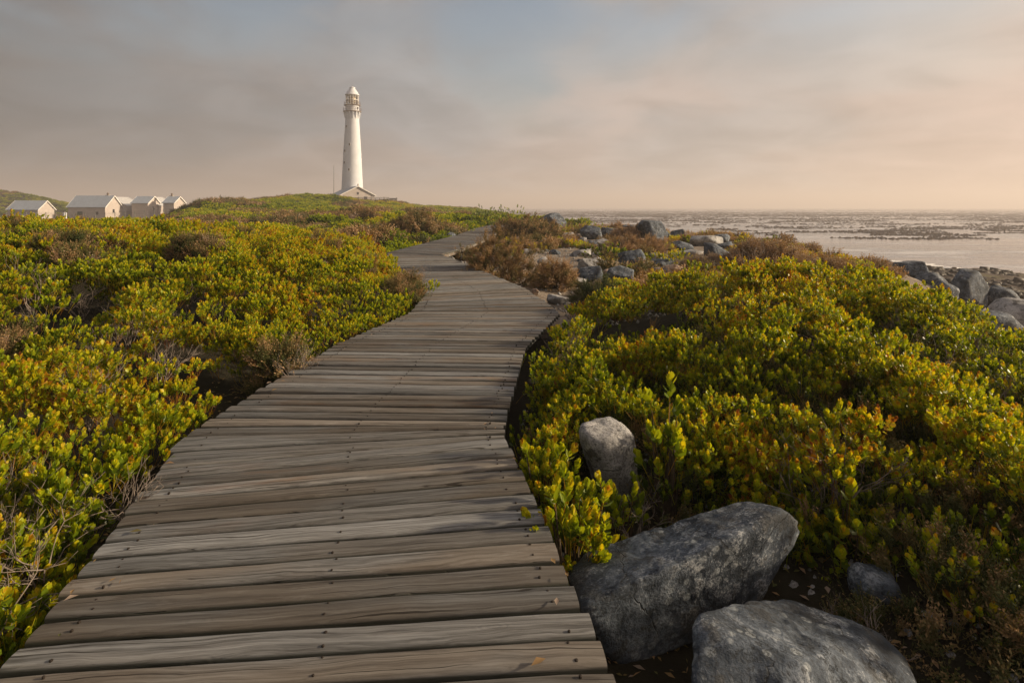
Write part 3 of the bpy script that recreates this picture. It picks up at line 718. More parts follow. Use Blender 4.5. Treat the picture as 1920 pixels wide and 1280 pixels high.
def shore():
    n = 60000; Y = 14 * np.exp(rs.rand(n) * math.log(150 / 14)); X = rs.uniform(6, 60, n); g = ground(X, Y)
    k = (np.abs(g - SEA_Z + .10) < .16) & (fbm(X * .35, Y * .2 + 30, 3) > .52); X1, Y1 = X[k][:2500], Y[k][:2500]; m = len(X1)
    flecks('surf_foam', X1, Y1, np.full(m, SEA_Z + .005), rs.uniform(.2, .8, m) * (.6 + Y1 / 60), rs.uniform(.06, .2, m) * (.6 + Y1 / 60), np.full(m, .035), M['foam'], 'white surf foam washing along the rocky shore', 'foam')
    k = (g > SEA_Z - .25) & (g < -1.3) & (fbm(X * .5 + 4, Y * .5, 3) > .44); X1, Y1, g1_ = X[k][:3200], Y[k][:3200], g[k][:3200]; m = len(X1); sz = rs.uniform(.08, .42, m) ** 1.2 * (.7 + Y1 / 70)
    flecks('reef_rubble', X1, Y1, g1_, sz, sz * rs.uniform(.5, .9, m), sz * rs.uniform(.15, .42, m), M['reef'], 'dark weed-covered rubble on the tidal reef shelf at the right', 'rubble')
shore()

# ------------------------------------------------------------------ lighthouse, annex, fence, mast
LHY = 170.0; PXM = LHY / F                    # metres in one photo pixel at the lighthouse
def lighthouse():
    cx = (660.5 - 960) * PXM; k = PXM / 4.92     # metres per pixel of the enlarged view
    z0 = CAMZ - (372.5 - HZ) * PXM
    zc = lambda y: (1140 - y) * k + .0
    lh = empty('lighthouse', (cx, LHY, z0)); tag(lh, 'tall tapering white lighthouse with a galleried lantern room and domed top', 'lighthouse')
    MB().lathe([(3.35, -3.0), (3.28, .4), (3.18, 1.2), (3.02, zc(1000)), (2.60, zc(720)), (2.27, zc(560)), (2.02, zc(430)), (1.98, zc(405)), (2.02, zc(398)), (2.02, zc(346))], 64).build('tower', M['white'], lh, True)
    MB().lathe([(2.05, zc(346)), (2.62, zc(344)), (2.65, zc(338)), (1.98, zc(337))], 48).build('gallery', M['iron'], lh, True)
    MB().lathe([(1.96, zc(338)), (1.96, zc(292)), (2.02, zc(288)), (2.02, zc(284))], 48).build('watch_room', M['white'], lh, True)
    MB().lathe([(2.0, zc(286)), (2.40, zc(285)), (2.42, zc(280)), (1.9, zc(279))], 48).build('lantern_gallery', M['iron'], lh, True)
    for r, zb, h, n, nm in ((2.55, zc(338), 1.05, 20, 'gallery_railing'), (2.33, zc(280), 1.0, 18, 'lantern_railing')):
        m = MB()
        for i in range(n):
            a = 2 * math.pi * i / n; m.tube([(r * math.cos(a), r * math.sin(a), zb), (r * math.cos(a), r * math.sin(a), zb + h)], .028, 5)
        for hh in (.5, 1.0):
            m.tube([(r * math.cos(2 * math.pi * i / 40), r * math.sin(2 * math.pi * i / 40), zb + h * hh) for i in range(41)], .026, 5)
        m.build(nm, M['iron'], lh)
    for i in range(14):                          # brackets carrying the gallery
        a = 2 * math.pi * (i + .3) / 14; ca, sa = math.cos(a), math.sin(a)
        V = []
        for e in (-.13, .13):
            for r, z in ((1.96, zc(408)), (2.12, zc(402)), (2.52, zc(352)), (2.52, zc(346)), (1.96, zc(346))):
                V.append((r * ca - e * sa, r * sa + e * ca, z))
        link('bracket', mesh('bracket', V, [(0, 1, 2, 3, 4), (9, 8, 7, 6, 5)] + [(j, j + 5, (j + 1) % 5 + 5, (j + 1) % 5) for j in range(5)], M['white']), lh)
    # lantern: glass, mullions, lens
    lan = MB().lathe([(1.78, zc(279)), (1.78, zc(189))], 16).build('lantern_glass', M['glass'], lh)
    for i in range(16):
        a = 2 * math.pi * i / 16; x, y = 1.81 * math.cos(a), 1.81 * math.sin(a)
        MB().tube([(x, y, zc(281)), (x, y, zc(187))], .085 if i % 4 == 1 else .05, 6).build('mullion', M['trim'], lan)
    MB().lathe([(1.83, zc(236)), (1.87, zc(236)), (1.87, zc(233)), (1.83, zc(233))], 32).build('transom', M['trim'], lan)
    le = MB().lathe([(.35, zc(283)), (.45, zc(268)), (.85, zc(258)), (1.05, zc(240)), (1.05, zc(222)), (.85, zc(206)), (.4, zc(196))], 20).build('lens', M['lens'], lh, True)
    for q in range(8):
        zq = zc(256 - q * 7); MB().lathe([(1.0, zq - .03), (1.09, zq - .03), (1.09, zq + .03), (1.0, zq + .03)], 20).build('lens_ring', M['brass'], le)
    MB().lathe([(1.9, zc(190)), (2.10, zc(189)), (2.10, zc(184)), (1.85, zc(175)), (1.62, zc(162)), (1.35, zc(149)), (1.05, zc(137)), (.82, zc(127)), (.78, zc(126))], 40).build('dome', M['white'], lh, True)
    cp = MB().lathe([(.78, zc(127)), (.86, zc(124)), (.86, zc(116)), (.55, zc(113)), (.2, zc(109)), (.1, zc(106))], 24).build('ventilator_cap', M['white'], lh, True)
    MB().tube([(0, 0, zc(108)), (0, 0, zc(88))], .035, 5).build('lightning_rod', M['iron'], cp)
    for (wx, wy) in ((455, 482), (495, 648), (450, 705), (447, 813), (496, 878), (545, 310)):
        z = zc(wy); prof = [(3.18, 1.2), (3.02, zc(1000)), (2.60, zc(720)), (2.27, zc(560)), (2.02, zc(430)), (1.97, zc(300))]
        r = float(np.interp(z, [p[1] for p in prof], [p[0] for p in prof]))
        ctr = 490 + (430 - wy) * -.006 - (2 if wy < 500 else 0); dx = (wx - ctr) * k
        a = -math.pi / 2 + math.asin(max(-.95, min(.95, dx / r))) - .09 - .0
        o = MB().box((-.16, -.20, -.34), (.16, .02, .34)).build('window', M['glassd'], lh, False, ((r + .0) * math.cos(a), (r + .0) * math.sin(a), z), (0, 0, a + math.pi / 2))
        o.location = ((r - .02) * math.cos(a), (r - .02) * math.sin(a), z)
        MB().box((-.22, -.16, -.42), (.22, .04, -.345)).build('sill', M['trim'], o)
        m = MB().box((-.225, -.055, -.345), (-.165, .04, .40)); m.box((.165, -.055, -.345), (.225, .04, .40)); m.box((-.165, -.055, .345), (.165, .04, .40)); m.build('surround', M['trim'], o)
lighthouse()

def gable_house(name, loc, rz, L, W, hw, hr, wall, roof, label=None, cat=None, eave=.3, parent=None, trim=True, zlow=-1.5):
    """gabled block: ridge along local x from 0 to L, gable ends at x = 0 and x = L, width W in y"""
    h = empty(name, loc, rz) if parent is None else parent
    if label: tag(h, label, cat)
    m = MB(); w = W / 2
    V = [(0, -w, zlow), (L, -w, zlow), (L, w, zlow), (0, w, zlow), (0, -w, hw), (L, -w, hw), (L, w, hw), (0, w, hw), (0, 0, hw + hr), (L, 0, hw + hr)]
    m.add(V, [(0, 1, 5, 4), (2, 3, 7, 6), (1, 2, 6, 9, 5), (3, 0, 4, 8, 7)]); m.build('wall', wall, h)
    sl = hr / w; t = .12
    ro = None
    for s in (-1, 1):
        y0, z0 = s * (w + eave), hw - eave * sl + .02; y1, z1 = 0, hw + hr + .02
        V = [(-eave, y0, z0), (L + eave, y0, z0), (L + eave, y1, z1), (-eave, y1, z1)]; V += [(a, b, c + t) for a, b, c in V]
        ro = MB().add(V, [(3, 2, 1, 0), (4, 5, 6, 7), (0, 1, 5, 4), (1, 2, 6, 5), (2, 3, 7, 6), (3, 0, 4, 7)]).build('roof', roof, h)
        if trim:
            for x0 in (-eave - .05, L + eave + .003):
                V = [(x0, y0, z0 - .10), (x0 + .05, y0, z0 - .10), (x0 + .05, y1, z1 - .10), (x0, y1, z1 - .10)]; V += [(a, b, c + .25) for a, b, c in V]
                MB().add(V, [(3, 2, 1, 0), (4, 5, 6, 7), (0, 1, 5, 4), (1, 2, 6, 5), (2, 3, 7, 6), (3, 0, 4, 7)]).build('barge_board', M['trim'], h)
    return h
def win(h, x, y, z, w, hh, ax='y', mt='glassd'):
    """window in a wall that faces local -y (ax y) or +x (ax x)"""
    d = .04
    if ax == 'y': o = MB().box((x - w / 2, y - d, z), (x + w / 2, y + .02, z + hh)).build('window', M[mt], h); MB().box((x - w / 2 - .1, y - .12, z - .1), (x + w / 2 + .1, y, z - .003)).build('sill', M['trim'], o)
    else: o = MB().box((x - .02, y - w / 2, z), (x + d, y + w / 2, z + hh)).build('window', M[mt], h); MB().box((x, y - w / 2 - .1, z - .1), (x + .12, y + w / 2 + .1, z - .003)).build('sill', M['trim'], o)
def chimney(h, x, y, z0, z1):
    c = MB().box((x - .35, y - .35, z0), (x + .35, y + .35, z1)).build('chimney', M['plaster'], h)
    MB().box((x - .45, y - .45, z1 + .002), (x + .45, y + .45, z1 + .16)).build('chimney_cap', M['concrete'], c)
    MB().lathe([(.2, z1 + .16), (.24, z1 + .5), (.3, z1 + .55), (.12, z1 + .8)], 10, (x, y, 0)).build('cowl', M['iron'], c)

def annex():
    Y = 160.0; s = Y / F; ang = math.radians(30)
    gx_, gz_ = (671 - 960) * s, CAMZ - (366 - HZ) * s
    # local +x end is the gable that faces the camera and the sea; ridge runs away to the left
    d = Vector((math.sin(ang), -math.cos(ang), 0)); L = 13
    loc = Vector((gx_, Y, 0)) - d * L
    gw = 9.8; hr = 16.3 * s
    h = gable_house('lighthouse_annex', (loc.x, loc.y, gz_ - 2.2), math.atan2(d.y, d.x), L, gw / 1.02, 2.2, hr, M['plaster'], M['roof'], 'small gabled annex with grey roof at the foot of the lighthouse', 'building', .35, zlow=-2.5)
    MB().lathe([(.16, 0), (.2, .35), (.06, .75)], 8, (L + .2, 0, 2.2 + hr + .1)).build('finial', M['plaster'], h)
    win(h, L, 0, 2.3, .55, .75, 'x'); win(h, L, -2.2, .7, .9, 1.1, 'x'); win(h, L, 2.2, .7, .9, 1.1, 'x')
annex()
def fences():
    Y = 150.0; s = Y / F
    def at(px, py): return Vector(((px - 960) * s, Y, CAMZ - (py - HZ) * s))
    f = empty('rail_fence', at(700, 381)); tag(f, 'thin post and rail fence running right from the lighthouse annex', 'fence'); o0 = f.location.copy()
    xs = np.linspace(648, 728, 11)
    for i, px in enumerate(xs):
        b = at(px, 383) - o0; t_ = at(px, 368.6 + (3 if i % 3 else 0) + (.5 * (i % 2))) - o0
        MB().box((b.x - .07, -.07, b.z - 1), (b.x + .07, .07, t_.z)).build('post', M['fence'], f)
    for py in (370.6, 373.4):
        a, b = at(646, py) - o0, at(730, py + .5) - o0; MB().box((a.x, -.12, a.z - .06), (b.x, -.072, a.z + .06)).build('rail', M['fence'], f)
    g = empty('slatted_screen', at(737, 383)); o1 = g.location.copy(); tag(g, 'short grey-green slatted screen at the right end of the lighthouse fence', 'fence')
    for i, px in enumerate(np.linspace(730.5, 744, 12)):
        b = at(px, 384) - o1; t_ = at(px, 371.5 - (1.6 if i in (11,) else 0)) - o1
        MB().box((b.x - .065, -.03, b.z - .6), (b.x + .065, .03, t_.z)).build('slat', M['fence'], g)
    for py in (373, 380):
        a, b = at(729.5, py) - o1, at(744.8, py) - o1; MB().box((a.x, .032, a.z - .08), (b.x, .11, a.z + .08)).build('rail', M['fence'], g)
    mY = 165.0; ms = mY / F; x = (626 - 960) * ms; z0 = CAMZ - (368 - HZ) * ms
    ma = empty('radio_mast', (x, mY, z0)); tag(ma, 'thin grey radio mast standing left of the lighthouse', 'mast')
    MB().tube([(0, 0, -3), (0, 0, 4), (0, 0, 9.0)], [.09, .075, .045], 6).build('pole', M['fence'], ma)
    MB().box((-.25, -.25, -2.5), (.25, .25, .1)).build('base', M['concrete'], ma)
fences()

def houses():
    s = 150.0 / F
    def X(px, Y): return (px - 960) * Y / F
    def Z(py, Y): return CAMZ - (py - HZ) * Y / F
    # shed on the far left
    Y = 150.0; b = Z(406, Y)
    gw = 5.4
    h = gable_house('storage_shed', (X(14, Y), Y + gw / 2, b), 0, X(71, Y) - X(14, Y), gw, Z(392.5, Y) - b, Z(378.5, Y) - Z(392.5, Y) + .25, M['plaster'], M['roof'], 'small grey-roofed shed standing apart at the far left', 'shed')
    # large cottage
    Y = 146.0; b = Z(407, Y); gw = 6.2; x0 = X(127.5, Y); L = X(197, Y) - x0
    h = gable_house('cottage', (x0, Y + gw / 2, b), 0, L, gw, Z(387.5, Y) - b, Z(369.5, Y) - Z(387.5, Y) + .3, M['plaster'], M['roof'], 'large grey-roofed cottage with chimney and sunlit gable left of the lighthouse', 'house')
    chimney(h, X(183, Y) - x0, .6, Z(374, Y) - b, Z(366.5, Y) - b)
    win(h, X(150, Y) - x0, -gw / 2, Z(404, Y) - b, 1.35, 1.0, 'y', 'teal'); win(h, X(181.5, Y) - x0, -gw / 2, Z(403, Y) - b, .8, .8)
    win(h, L, 0, 1.0, .7, 1.0, 'x')
    # two cottages with a rear wing each whose sunny slope shows
    for (pl, pe, pg, top, eave, wl, chim, lab) in ((247, 277, 288, 370, 380.5, (216, 244), None, 'middle cottage with a rear wing and pale sunlit roof slope between two chimneyed cottages'),
                                                   (306, 326, 342, 370.5, 380, (281, 303), 308, 'rightmost small cottage with a chimney and pale rear roof slope')):
        Y = 152.0; b = Z(400, Y); gw = 5.0; x0 = X(pl, Y); L = X(pe, Y) - x0
        h = gable_house('cottage', (x0, Y + gw / 2, b), 0, L, gw, Z(eave, Y) - b, Z(top, Y) - Z(eave, Y) + .2, M['plaster'], M['roof'], lab, 'house')
        # rear wing: ridge in depth, so its sea-side slope faces the sun
        Yr = 158.0; xr0, xr1 = X(wl[0], Yr) - x0, X(wl[1], Yr) - x0 + 2.0; rw = (xr1 - xr0) * 1.15; hr = Z(369.5, Yr) - Z(381, Yr)
        V0 = MB(); hw = Z(386, Yr) - b; xc = xr0; y0, y1 = 1.6, 9.0; w = rw * .62
        V = [(xc - w, y0, -2), (xc + w, y0, -2), (xc + w, y1, -2), (xc - w, y1, -2), (xc - w, y0, hw), (xc + w, y0, hw), (xc + w, y1, hw), (xc - w, y1, hw), (xc, y0, Z(370, Yr) - b), (xc, y1, Z(370, Yr) - b)]
        V0.add(V, [(0, 1, 5, 8, 4), (2, 3, 7, 9, 6), (1, 2, 6, 5), (3, 0, 4, 7)]).build('wing_wall', M['plaster'], h)
        for sg in (-1, 1):
            zt = Z(370, Yr) - b + .03; Vr = [(xc + sg * (w + .2), y0 - .3, hw - .03), (xc + sg * (w + .2), y1 + .3, hw - .03), (xc, y1 + .3, zt), (xc, y0 - .3, zt)]; Vr += [(p, q, r + .11) for p, q, r in Vr]
            MB().add(Vr, [(3, 2, 1, 0), (4, 5, 6, 7), (0, 1, 5, 4), (1, 2, 6, 5), (2, 3, 7, 6), (3, 0, 4, 7)]).build('wing_roof', M['roof_lit'], h)
        if chim: chimney(h, X(chim, Y) - x0, .9, Z(373, Y) - b, Z(367.5, Y) - b)
        else: MB().box((X(252, Y) - x0, .35, Z(371, Y) - b), (X(267, Y) - x0, .75, Z(368.6, Y) - b)).build('ridge_vent', M['concrete'], h)
        win(h, L, 0, .9, .6, .9, 'x')
    # wire fence in front and the white tank
    Y = 140.0; f = empty('wire_fence', (X(150, Y), Y, Z(404, Y))); tag(f, 'low wire fence on thin posts in front of the cottages', 'fence'); o0 = f.location.copy()
    for i, px in enumerate(np.linspace(12, 345, 19)):
        zt = 398.5 - 8.5 * max(0, (px - 220) / 125); MB().box((X(px, Y) - o0.x - .05, -.05, Z(410, Y) - o0.z), (X(px, Y) - o0.x + .05, .05, Z(zt - .6, Y) - o0.z)).build('post', M['fence'], f)
    for dz in (0, 2.6, 5.2):
        MB().tube([(X(p, Y) - o0.x, -.06, Z(q + dz, Y) - o0.z) for p, q in ((10, 398.5), (220, 398.5), (345, 390))], .03, 4).build('wire', M['iron'], f)
    Y = 143.0; t = empty('water_tank', (X(121.5, Y), Y, Z(407, Y))); tag(t, 'small white water tank between the shed and the large cottage', 'tank')
    MB().lathe([(.42, -1), (.42, 1.0), (.36, 1.12)], 16).build('tank_body', M['white'], t, True); MB().lathe([(.16, 1.121), (.16, 1.24), (.1, 1.26)], 10).build('lid', M['concrete'], t)
houses()

# ------------------------------------------------------------------ vegetation
def leaf_tmpl(hi=True):
    """one obovate leaf along +z, its face towards -y; unit length"""
    if hi:
        V = [(0, 0, 0), (-.20, -.03, .36), (0, .03, .34), (.20, -.03, .36), (-.285, -.05, .70), (0, .03, .72), (.285, -.05, .70), (0, -.03, 1.0)]
        T = [(0, 2, 1), (0, 3, 2), (1, 2, 5), (1, 5, 4), (2, 3, 6), (2, 6, 5), (4, 5, 7), (5, 6, 7)]
    else:
        V = [(0, 0, 0), (-.27, -.03, .6), (.27, -.03, .6), (0, .02, 1.0)]; T = [(0, 2, 1), (1, 2, 3)]
    return np.array(V, float), np.array(T, int)
def rotm(axis, a):
    return np.array(Matrix.Rotation(a, 3, axis))
def join(parts):
    V = []; T = []; A = []; k = 0
    for v, t, a in parts: V.append(v); T.append(t + k); A.append(a); k += len(v)
    return np.concatenate(V), np.concatenate(T), np.concatenate(A)
def sprig(seed, n=18, L=.030, h=.075, hi=True, spread=1.0, stemr=.0012, fat=1.0):
    """a shoot: leaves set spirally round a short stem, the top ones nearly upright"""
    r = random.Random(seed); lv, lt = leaf_tmpl(hi); parts = []
    for i in range(n):
        f = i / (n - 1); az = i * 2.399 + r.uniform(-.3, .3)
        op = math.radians((66 - 50 * f ** 1.1) * spread + r.uniform(-9, 9)); s = L * r.uniform(.78, 1.15) * (1.0 - .38 * max(0, f - .72) / .28)
        v = lv * s; v = v * np.array([r.uniform(.85, 1.2) * fat, 1, 1])
        bend = (v[:, 2] / s) ** 2 * s * .22; v = v.copy(); v[:, 1] += bend                # recurve a little upwards
        v = v @ rotm('X', -op).T if False else v @ rotm('X', op).T
        v = v @ rotm('Z', az).T
        v = v + np.array([0, 0, h * (.12 + .88 * f)])
        parts.append((v, lt, np.full(len(v), np.clip(.05 + .72 * f + r.uniform(-.22, .22), 0, 1))))  # old lower leaves darker than young tips; range widened to paint in shade
    if stemr:
        q = np.array([(stemr * math.cos(a), stemr * math.sin(a), z) for z in (-h * .9, h * .9) for a in (0, 2.09, 4.19)]); t = np.array([(0, 1, 4), (0, 4, 3), (1, 2, 5), (1, 5, 4), (2, 0, 3), (2, 3, 5)])
        parts.append((q, t, np.full(6, 1.0)))
    return join(parts)
def heath(seed, n=20, h=.16, L=.017, hi=True):
    """a tuft of thin shoots clothed in needle leaves"""
    r = random.Random(seed); parts = []
    for i in range(n):
        az = r.uniform(0, 6.28); op = abs(r.gauss(0, .38)); hh = h * r.uniform(.55, 1.1)
        d = np.array([math.sin(op) * math.cos(az), math.sin(op) * math.sin(az), math.cos(op)]); b = np.array([r.uniform(-.02, .02), r.uniform(-.02, .02), 0]) * h / .16
        cur = np.array([r.uniform(-.2, .2), r.uniform(-.2, .2), .15]) * hh
        P = [b + d * hh * t + cur * t * t for t in (0, .5, 1)]
        w = .0011 * h / .16
        V = []; 
        for p in P:
            V += [p + np.array([w, 0, 0]), p + np.array([-w * .5, w * .87, 0]), p + np.array([-w * .5, -w * .87, 0])]
        T = [(j * 3 + a, j * 3 + (a + 1) % 3, j * 3 + 3 + (a + 1) % 3) for j in range(2) for a in range(3)] + [(j * 3 + a, j * 3 + 3 + (a + 1) % 3, j * 3 + 3 + a) for j in range(2) for a in range(3)]
        parts.append((np.array(V), np.array(T), np.full(9, .75)))
        m = 11 if hi else 6
        for k in range(m):
            f = .25 + .75 * k / (m - 1); p = b + d * hh * f + cur * f * f; a2 = k * 2.4 + r.uniform(-.4, .4); l = L * (1 if hi else 1.8) * r.uniform(.7, 1.3) * h / .16
            o = np.array([math.cos(a2), math.sin(a2), r.uniform(.5, 1.2)]); o /= np.linalg.norm(o); sd = np.cross(o, d); sd /= max(np.linalg.norm(sd), 1e-6)
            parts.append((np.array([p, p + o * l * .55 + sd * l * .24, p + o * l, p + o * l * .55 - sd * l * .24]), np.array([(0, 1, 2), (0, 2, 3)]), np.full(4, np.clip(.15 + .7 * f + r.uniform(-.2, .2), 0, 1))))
    return join(parts)
def twigs(seed, h=.35, n=6, depth=4, r0=.004):
    """bare branching dry twigs"""
    r = random.Random(seed); mb = MB()
    def grow(p, d, l, rad, k):
        q = p + d * l * .5 + Vector((r.uniform(-1, 1), r.uniform(-1, 1), r.uniform(-.5, .8))) * l * .10; e = q + (d + Vector((r.uniform(-.3, .3), r.uniform(-.3, .3), r.uniform(-.1, .3)))).normalized() * l * .5
        mb.tube([p, q, e], [rad, rad * .85, rad * .62], 4)
        if k > 0:
            for _ in range(r.choice((2, 2, 3))):
                grow(e if r.random() < .7 else q, (d + Vector((r.gauss(0, .5), r.gauss(0, .5), r.gauss(.05, .35)))).normalized(), l * r.uniform(.55, .85), rad * .6, k - 1)
    for i in range(n):
        a = r.uniform(0, 6.28); o = r.uniform(.15, .8)
        grow(Vector((r.uniform(-.03, .03), r.uniform(-.03, .03), -.05)), Vector((math.sin(o) * math.cos(a), math.sin(o) * math.sin(a), math.cos(o))), h * .42, r0, depth - 1)
    V = np.array(mb.V); T = []
    for f in mb.F:
        for j in range(1, len(f) - 1): T.append((f[0], f[j], f[j + 1]))
    return V, np.array(T), np.full(len(V), .5)
def frames(dirs, spin):
    """rotation matrices that carry +z to each direction after a spin about +z"""
    th = np.arccos(np.clip(dirs[:, 2], -1, 1)); ph = np.arctan2(dirs[:, 1], dirs[:, 0]); c, s = np.cos, np.sin; z = np.zeros_like(th); o = np.ones_like(th)
    Rz = lambda a: np.stack([np.stack([c(a), -s(a), z], -1), np.stack([s(a), c(a), z], -1), np.stack([z, z, o], -1)], 1)
    Ry = np.stack([np.stack([c(th), z, s(th)], -1), np.stack([z, o, z], -1), np.stack([-s(th), z, c(th)], -1)], 1)
    return Rz(ph) @ Ry @ Rz(spin)
def euler(R): return np.stack([np.arctan2(R[:, 2, 1], R[:, 2, 2]), np.arcsin(np.clip(-R[:, 2, 0], -1, 1)), np.arctan2(R[:, 1, 0], R[:, 0, 0])], -1)
def dome_dirs(n, maxang=80, up=.6, jit=.25, r=rs):
    ct = 1 - r.rand(n) * (1 - math.cos(math.radians(maxang))); ph = r.rand(n) * 2 * math.pi; st = np.sqrt(1 - ct * ct)
    d = np.stack([st * np.cos(ph), st * np.sin(ph), ct], -1)
    a = d + np.array([0, 0, up]) + r.randn(n, 3) * jit; a /= np.linalg.norm(a, axis=1)[:, None]
    return d, a
def expand(tmpls, pos, dirs, scl, tint, r=rs):
    """real mesh arrays: copies of the templates at the given places"""
    R = frames(dirs, r.rand(len(pos)) * 6.28); which = r.randint(0, len(tmpls), len(pos)); Vs = []; Ts = []; Ls = []; Ti = []; k = 0
    for w, (v, t, l) in enumerate(tmpls):
        s = np.nonzero(which == w)[0]
        if not len(s): continue
        V = np.einsum('nij,kj->nki', R[s], v) * scl[s][:, None, None] + pos[s][:, None]
        T = t[None] + (np.arange(len(s)) * len(v))[:, None, None] + k
        Vs.append(V.reshape(-1, 3)); Ts.append(T.reshape(-1, 3)); Ls.append(np.tile(l, len(s))); Ti.append(np.repeat(tint[s], len(v))); k += len(s) * len(v)
    return np.concatenate(Vs), np.concatenate(Ts), np.concatenate(Ls), np.concatenate(Ti)

# template shoots
SPR = [sprig(i, n=9 + i % 3 * 2, L=.038, h=.055 + .014 * (i % 3), spread=.62 + .12 * (i % 4)) for i in range(6)]
SPRR = [sprig(70 + i, n=11 + i % 3 * 2, L=.026, h=.065 + .015 * (i % 3), spread=.95 + .1 * (i % 3), fat=1.35) for i in range(5)] + SPR[:2]
SPRL = [sprig(20 + i, n=16, L=.031, h=.07, hi=False, stemr=0) for i in range(4)]
HEA = [heath(i) for i in range(4)]; HEAL = [heath(30 + i, n=16, hi=False) for i in range(3)]
TWG = [twigs(i) for i in range(4)]
def clump(seed, tm, n, r0, up=.5, ts=1.0):
    r_ = np.random.RandomState(seed); d, a = dome_dirs(n, 88, up, .3, r_)
    pos = d * np.array([r0, r0, r0 * .62]) * r_.uniform(.72, 1.06, n)[:, None]
    V, T, L, Ti = expand(tm, pos, a, r_.uniform(.8, 1.25, n) * ts, np.zeros(n), r_)
    return V, T, L
CLM = [clump(i, SPRL, 34, .22, .6, 1.9) for i in range(4)]                 # bushy heads for the middle distance
CLF = [clump(40 + i, SPRL, 34, .55, .5, 4.2) for i in range(4)]            # whole low shrubs for the far dune
CLH = [clump(60 + i, HEAL, 16, .22, .5, 1.5) for i in range(3)]
CLHF = [clump(80 + i, HEAL, 16, .5, .5, 3.2) for i in range(3)]

def proto_collection(name, tmpls, material):
    c = bpy.data.collections.new(name)
    for i, (v, t, l) in enumerate(tmpls):
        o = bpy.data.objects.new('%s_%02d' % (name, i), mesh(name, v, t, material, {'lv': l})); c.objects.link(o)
    return c
def gn_group(coll):
    g = bpy.data.node_groups.new('scatter', 'GeometryNodeTree')
    g.interface.new_socket('Geometry', in_out='INPUT', socket_type='NodeSocketGeometry'); g.interface.new_socket('Geometry', in_out='OUTPUT', socket_type='NodeSocketGeometry')
    N, Lk = g.nodes, g.links
    gi, go = N.new('NodeGroupInput'), N.new('NodeGroupOutput')
    ci = N.new('GeometryNodeCollectionInfo'); ci.inputs['Collection'].default_value = coll; ci.inputs['Separate Children'].default_value = True; ci.inputs['Reset Children'].default_value = True
    ip = N.new('GeometryNodeInstanceOnPoints'); ip.inputs['Pick Instance'].default_value = True
    def attr(n, ty):
        a = N.new('GeometryNodeInputNamedAttribute'); a.data_type = ty; a.inputs['Name'].default_value = n; return a.outputs[0]
    Lk.new(gi.outputs[0], ip.inputs['Points']); Lk.new(ci.outputs[0], ip.inputs['Instance'])
    Lk.new(attr('idx', 'INT'), ip.inputs['Instance Index']); Lk.new(attr('rot', 'FLOAT_VECTOR'), ip.inputs['Rotation']); Lk.new(attr('scl', 'FLOAT'), ip.inputs['Scale'])
    Lk.new(ip.outputs[0], go.inputs[0]); return g
GRP = {}
def scatter(name, key, tmpls, material, pos, dirs, scl, tint, label, cat):
    if key not in GRP: GRP[key] = gn_group(proto_collection(key, tmpls, material))
    n = len(pos); me = bpy.data.meshes.new(name); me.vertices.add(n); me.vertices.foreach_set('co', pos.astype(np.float32).ravel())
    e = euler(frames(dirs, rs.rand(n) * 6.28))
    a = me.attributes.new('rot', 'FLOAT_VECTOR', 'POINT'); a.data.foreach_set('vector', e.astype(np.float32).ravel())
    a = me.attributes.new('scl', 'FLOAT', 'POINT'); a.data.foreach_set('value', scl.astype(np.float32))
    a = me.attributes.new('tint', 'FLOAT', 'POINT'); a.data.foreach_set('value', tint.astype(np.float32))
    a = me.attributes.new('idx', 'INT', 'POINT'); a.data.foreach_set('value', rs.randint(0, len(tmpls), n).astype(np.int32))
    o = link(name, me); md = o.modifiers.new('scatter', 'NODES'); md.node_group = GRP[key]
    tag(o, label, cat, kind='stuff'); return o
def lumps(cx, cy, r, veg, n_per, hz=.9, up=.7, jit=.28, maxang=82):
    """shoots over many small dome-shaped bush heads"""
    cz = ground(cx, cy) + veg
    k = np.repeat(np.arange(len(cx)), n_per); d, a = dome_dirs(len(k), maxang, up, jit)
    rr = r[k] * rs.uniform(.66, 1.16, len(k))
    pos = np.stack([cx[k], cy[k], cz[k] - r[k] * hz], -1) + d * np.stack([rr, rr, rr * hz], -1)
    return pos, a, k
def in_view(x, y, m=.9): return (np.abs(x) < y * .90 + m) & (y > .9)
ROCKSPOTS = [(.65, 2.05, .46), (1.05, 1.62, .42), (.47, 2.75, .17), (1.32, 2.1, .13)]
def clear_of_rocks(x, y, m=0.0):
    ok = np.ones(len(x), bool)
    for a, b, r in ROCKSPOTS: ok &= (x - a) ** 2 + (y - b) ** 2 > (r + m) ** 2
    return ok

def tint_field(x, y, base, amp, orange=.0):
    t = base + (fbm(x * .9 + 11, y * .9 + 3, 3) - .5) * amp + rs.randn(len(x)) * .085
    o = fbm(x * 1.3 + 71, y * 1.3 + 23, 3); t = t + orange * sst(.60, .70, o) * rs.rand(len(x))
    return np.clip(t, 0, 1)

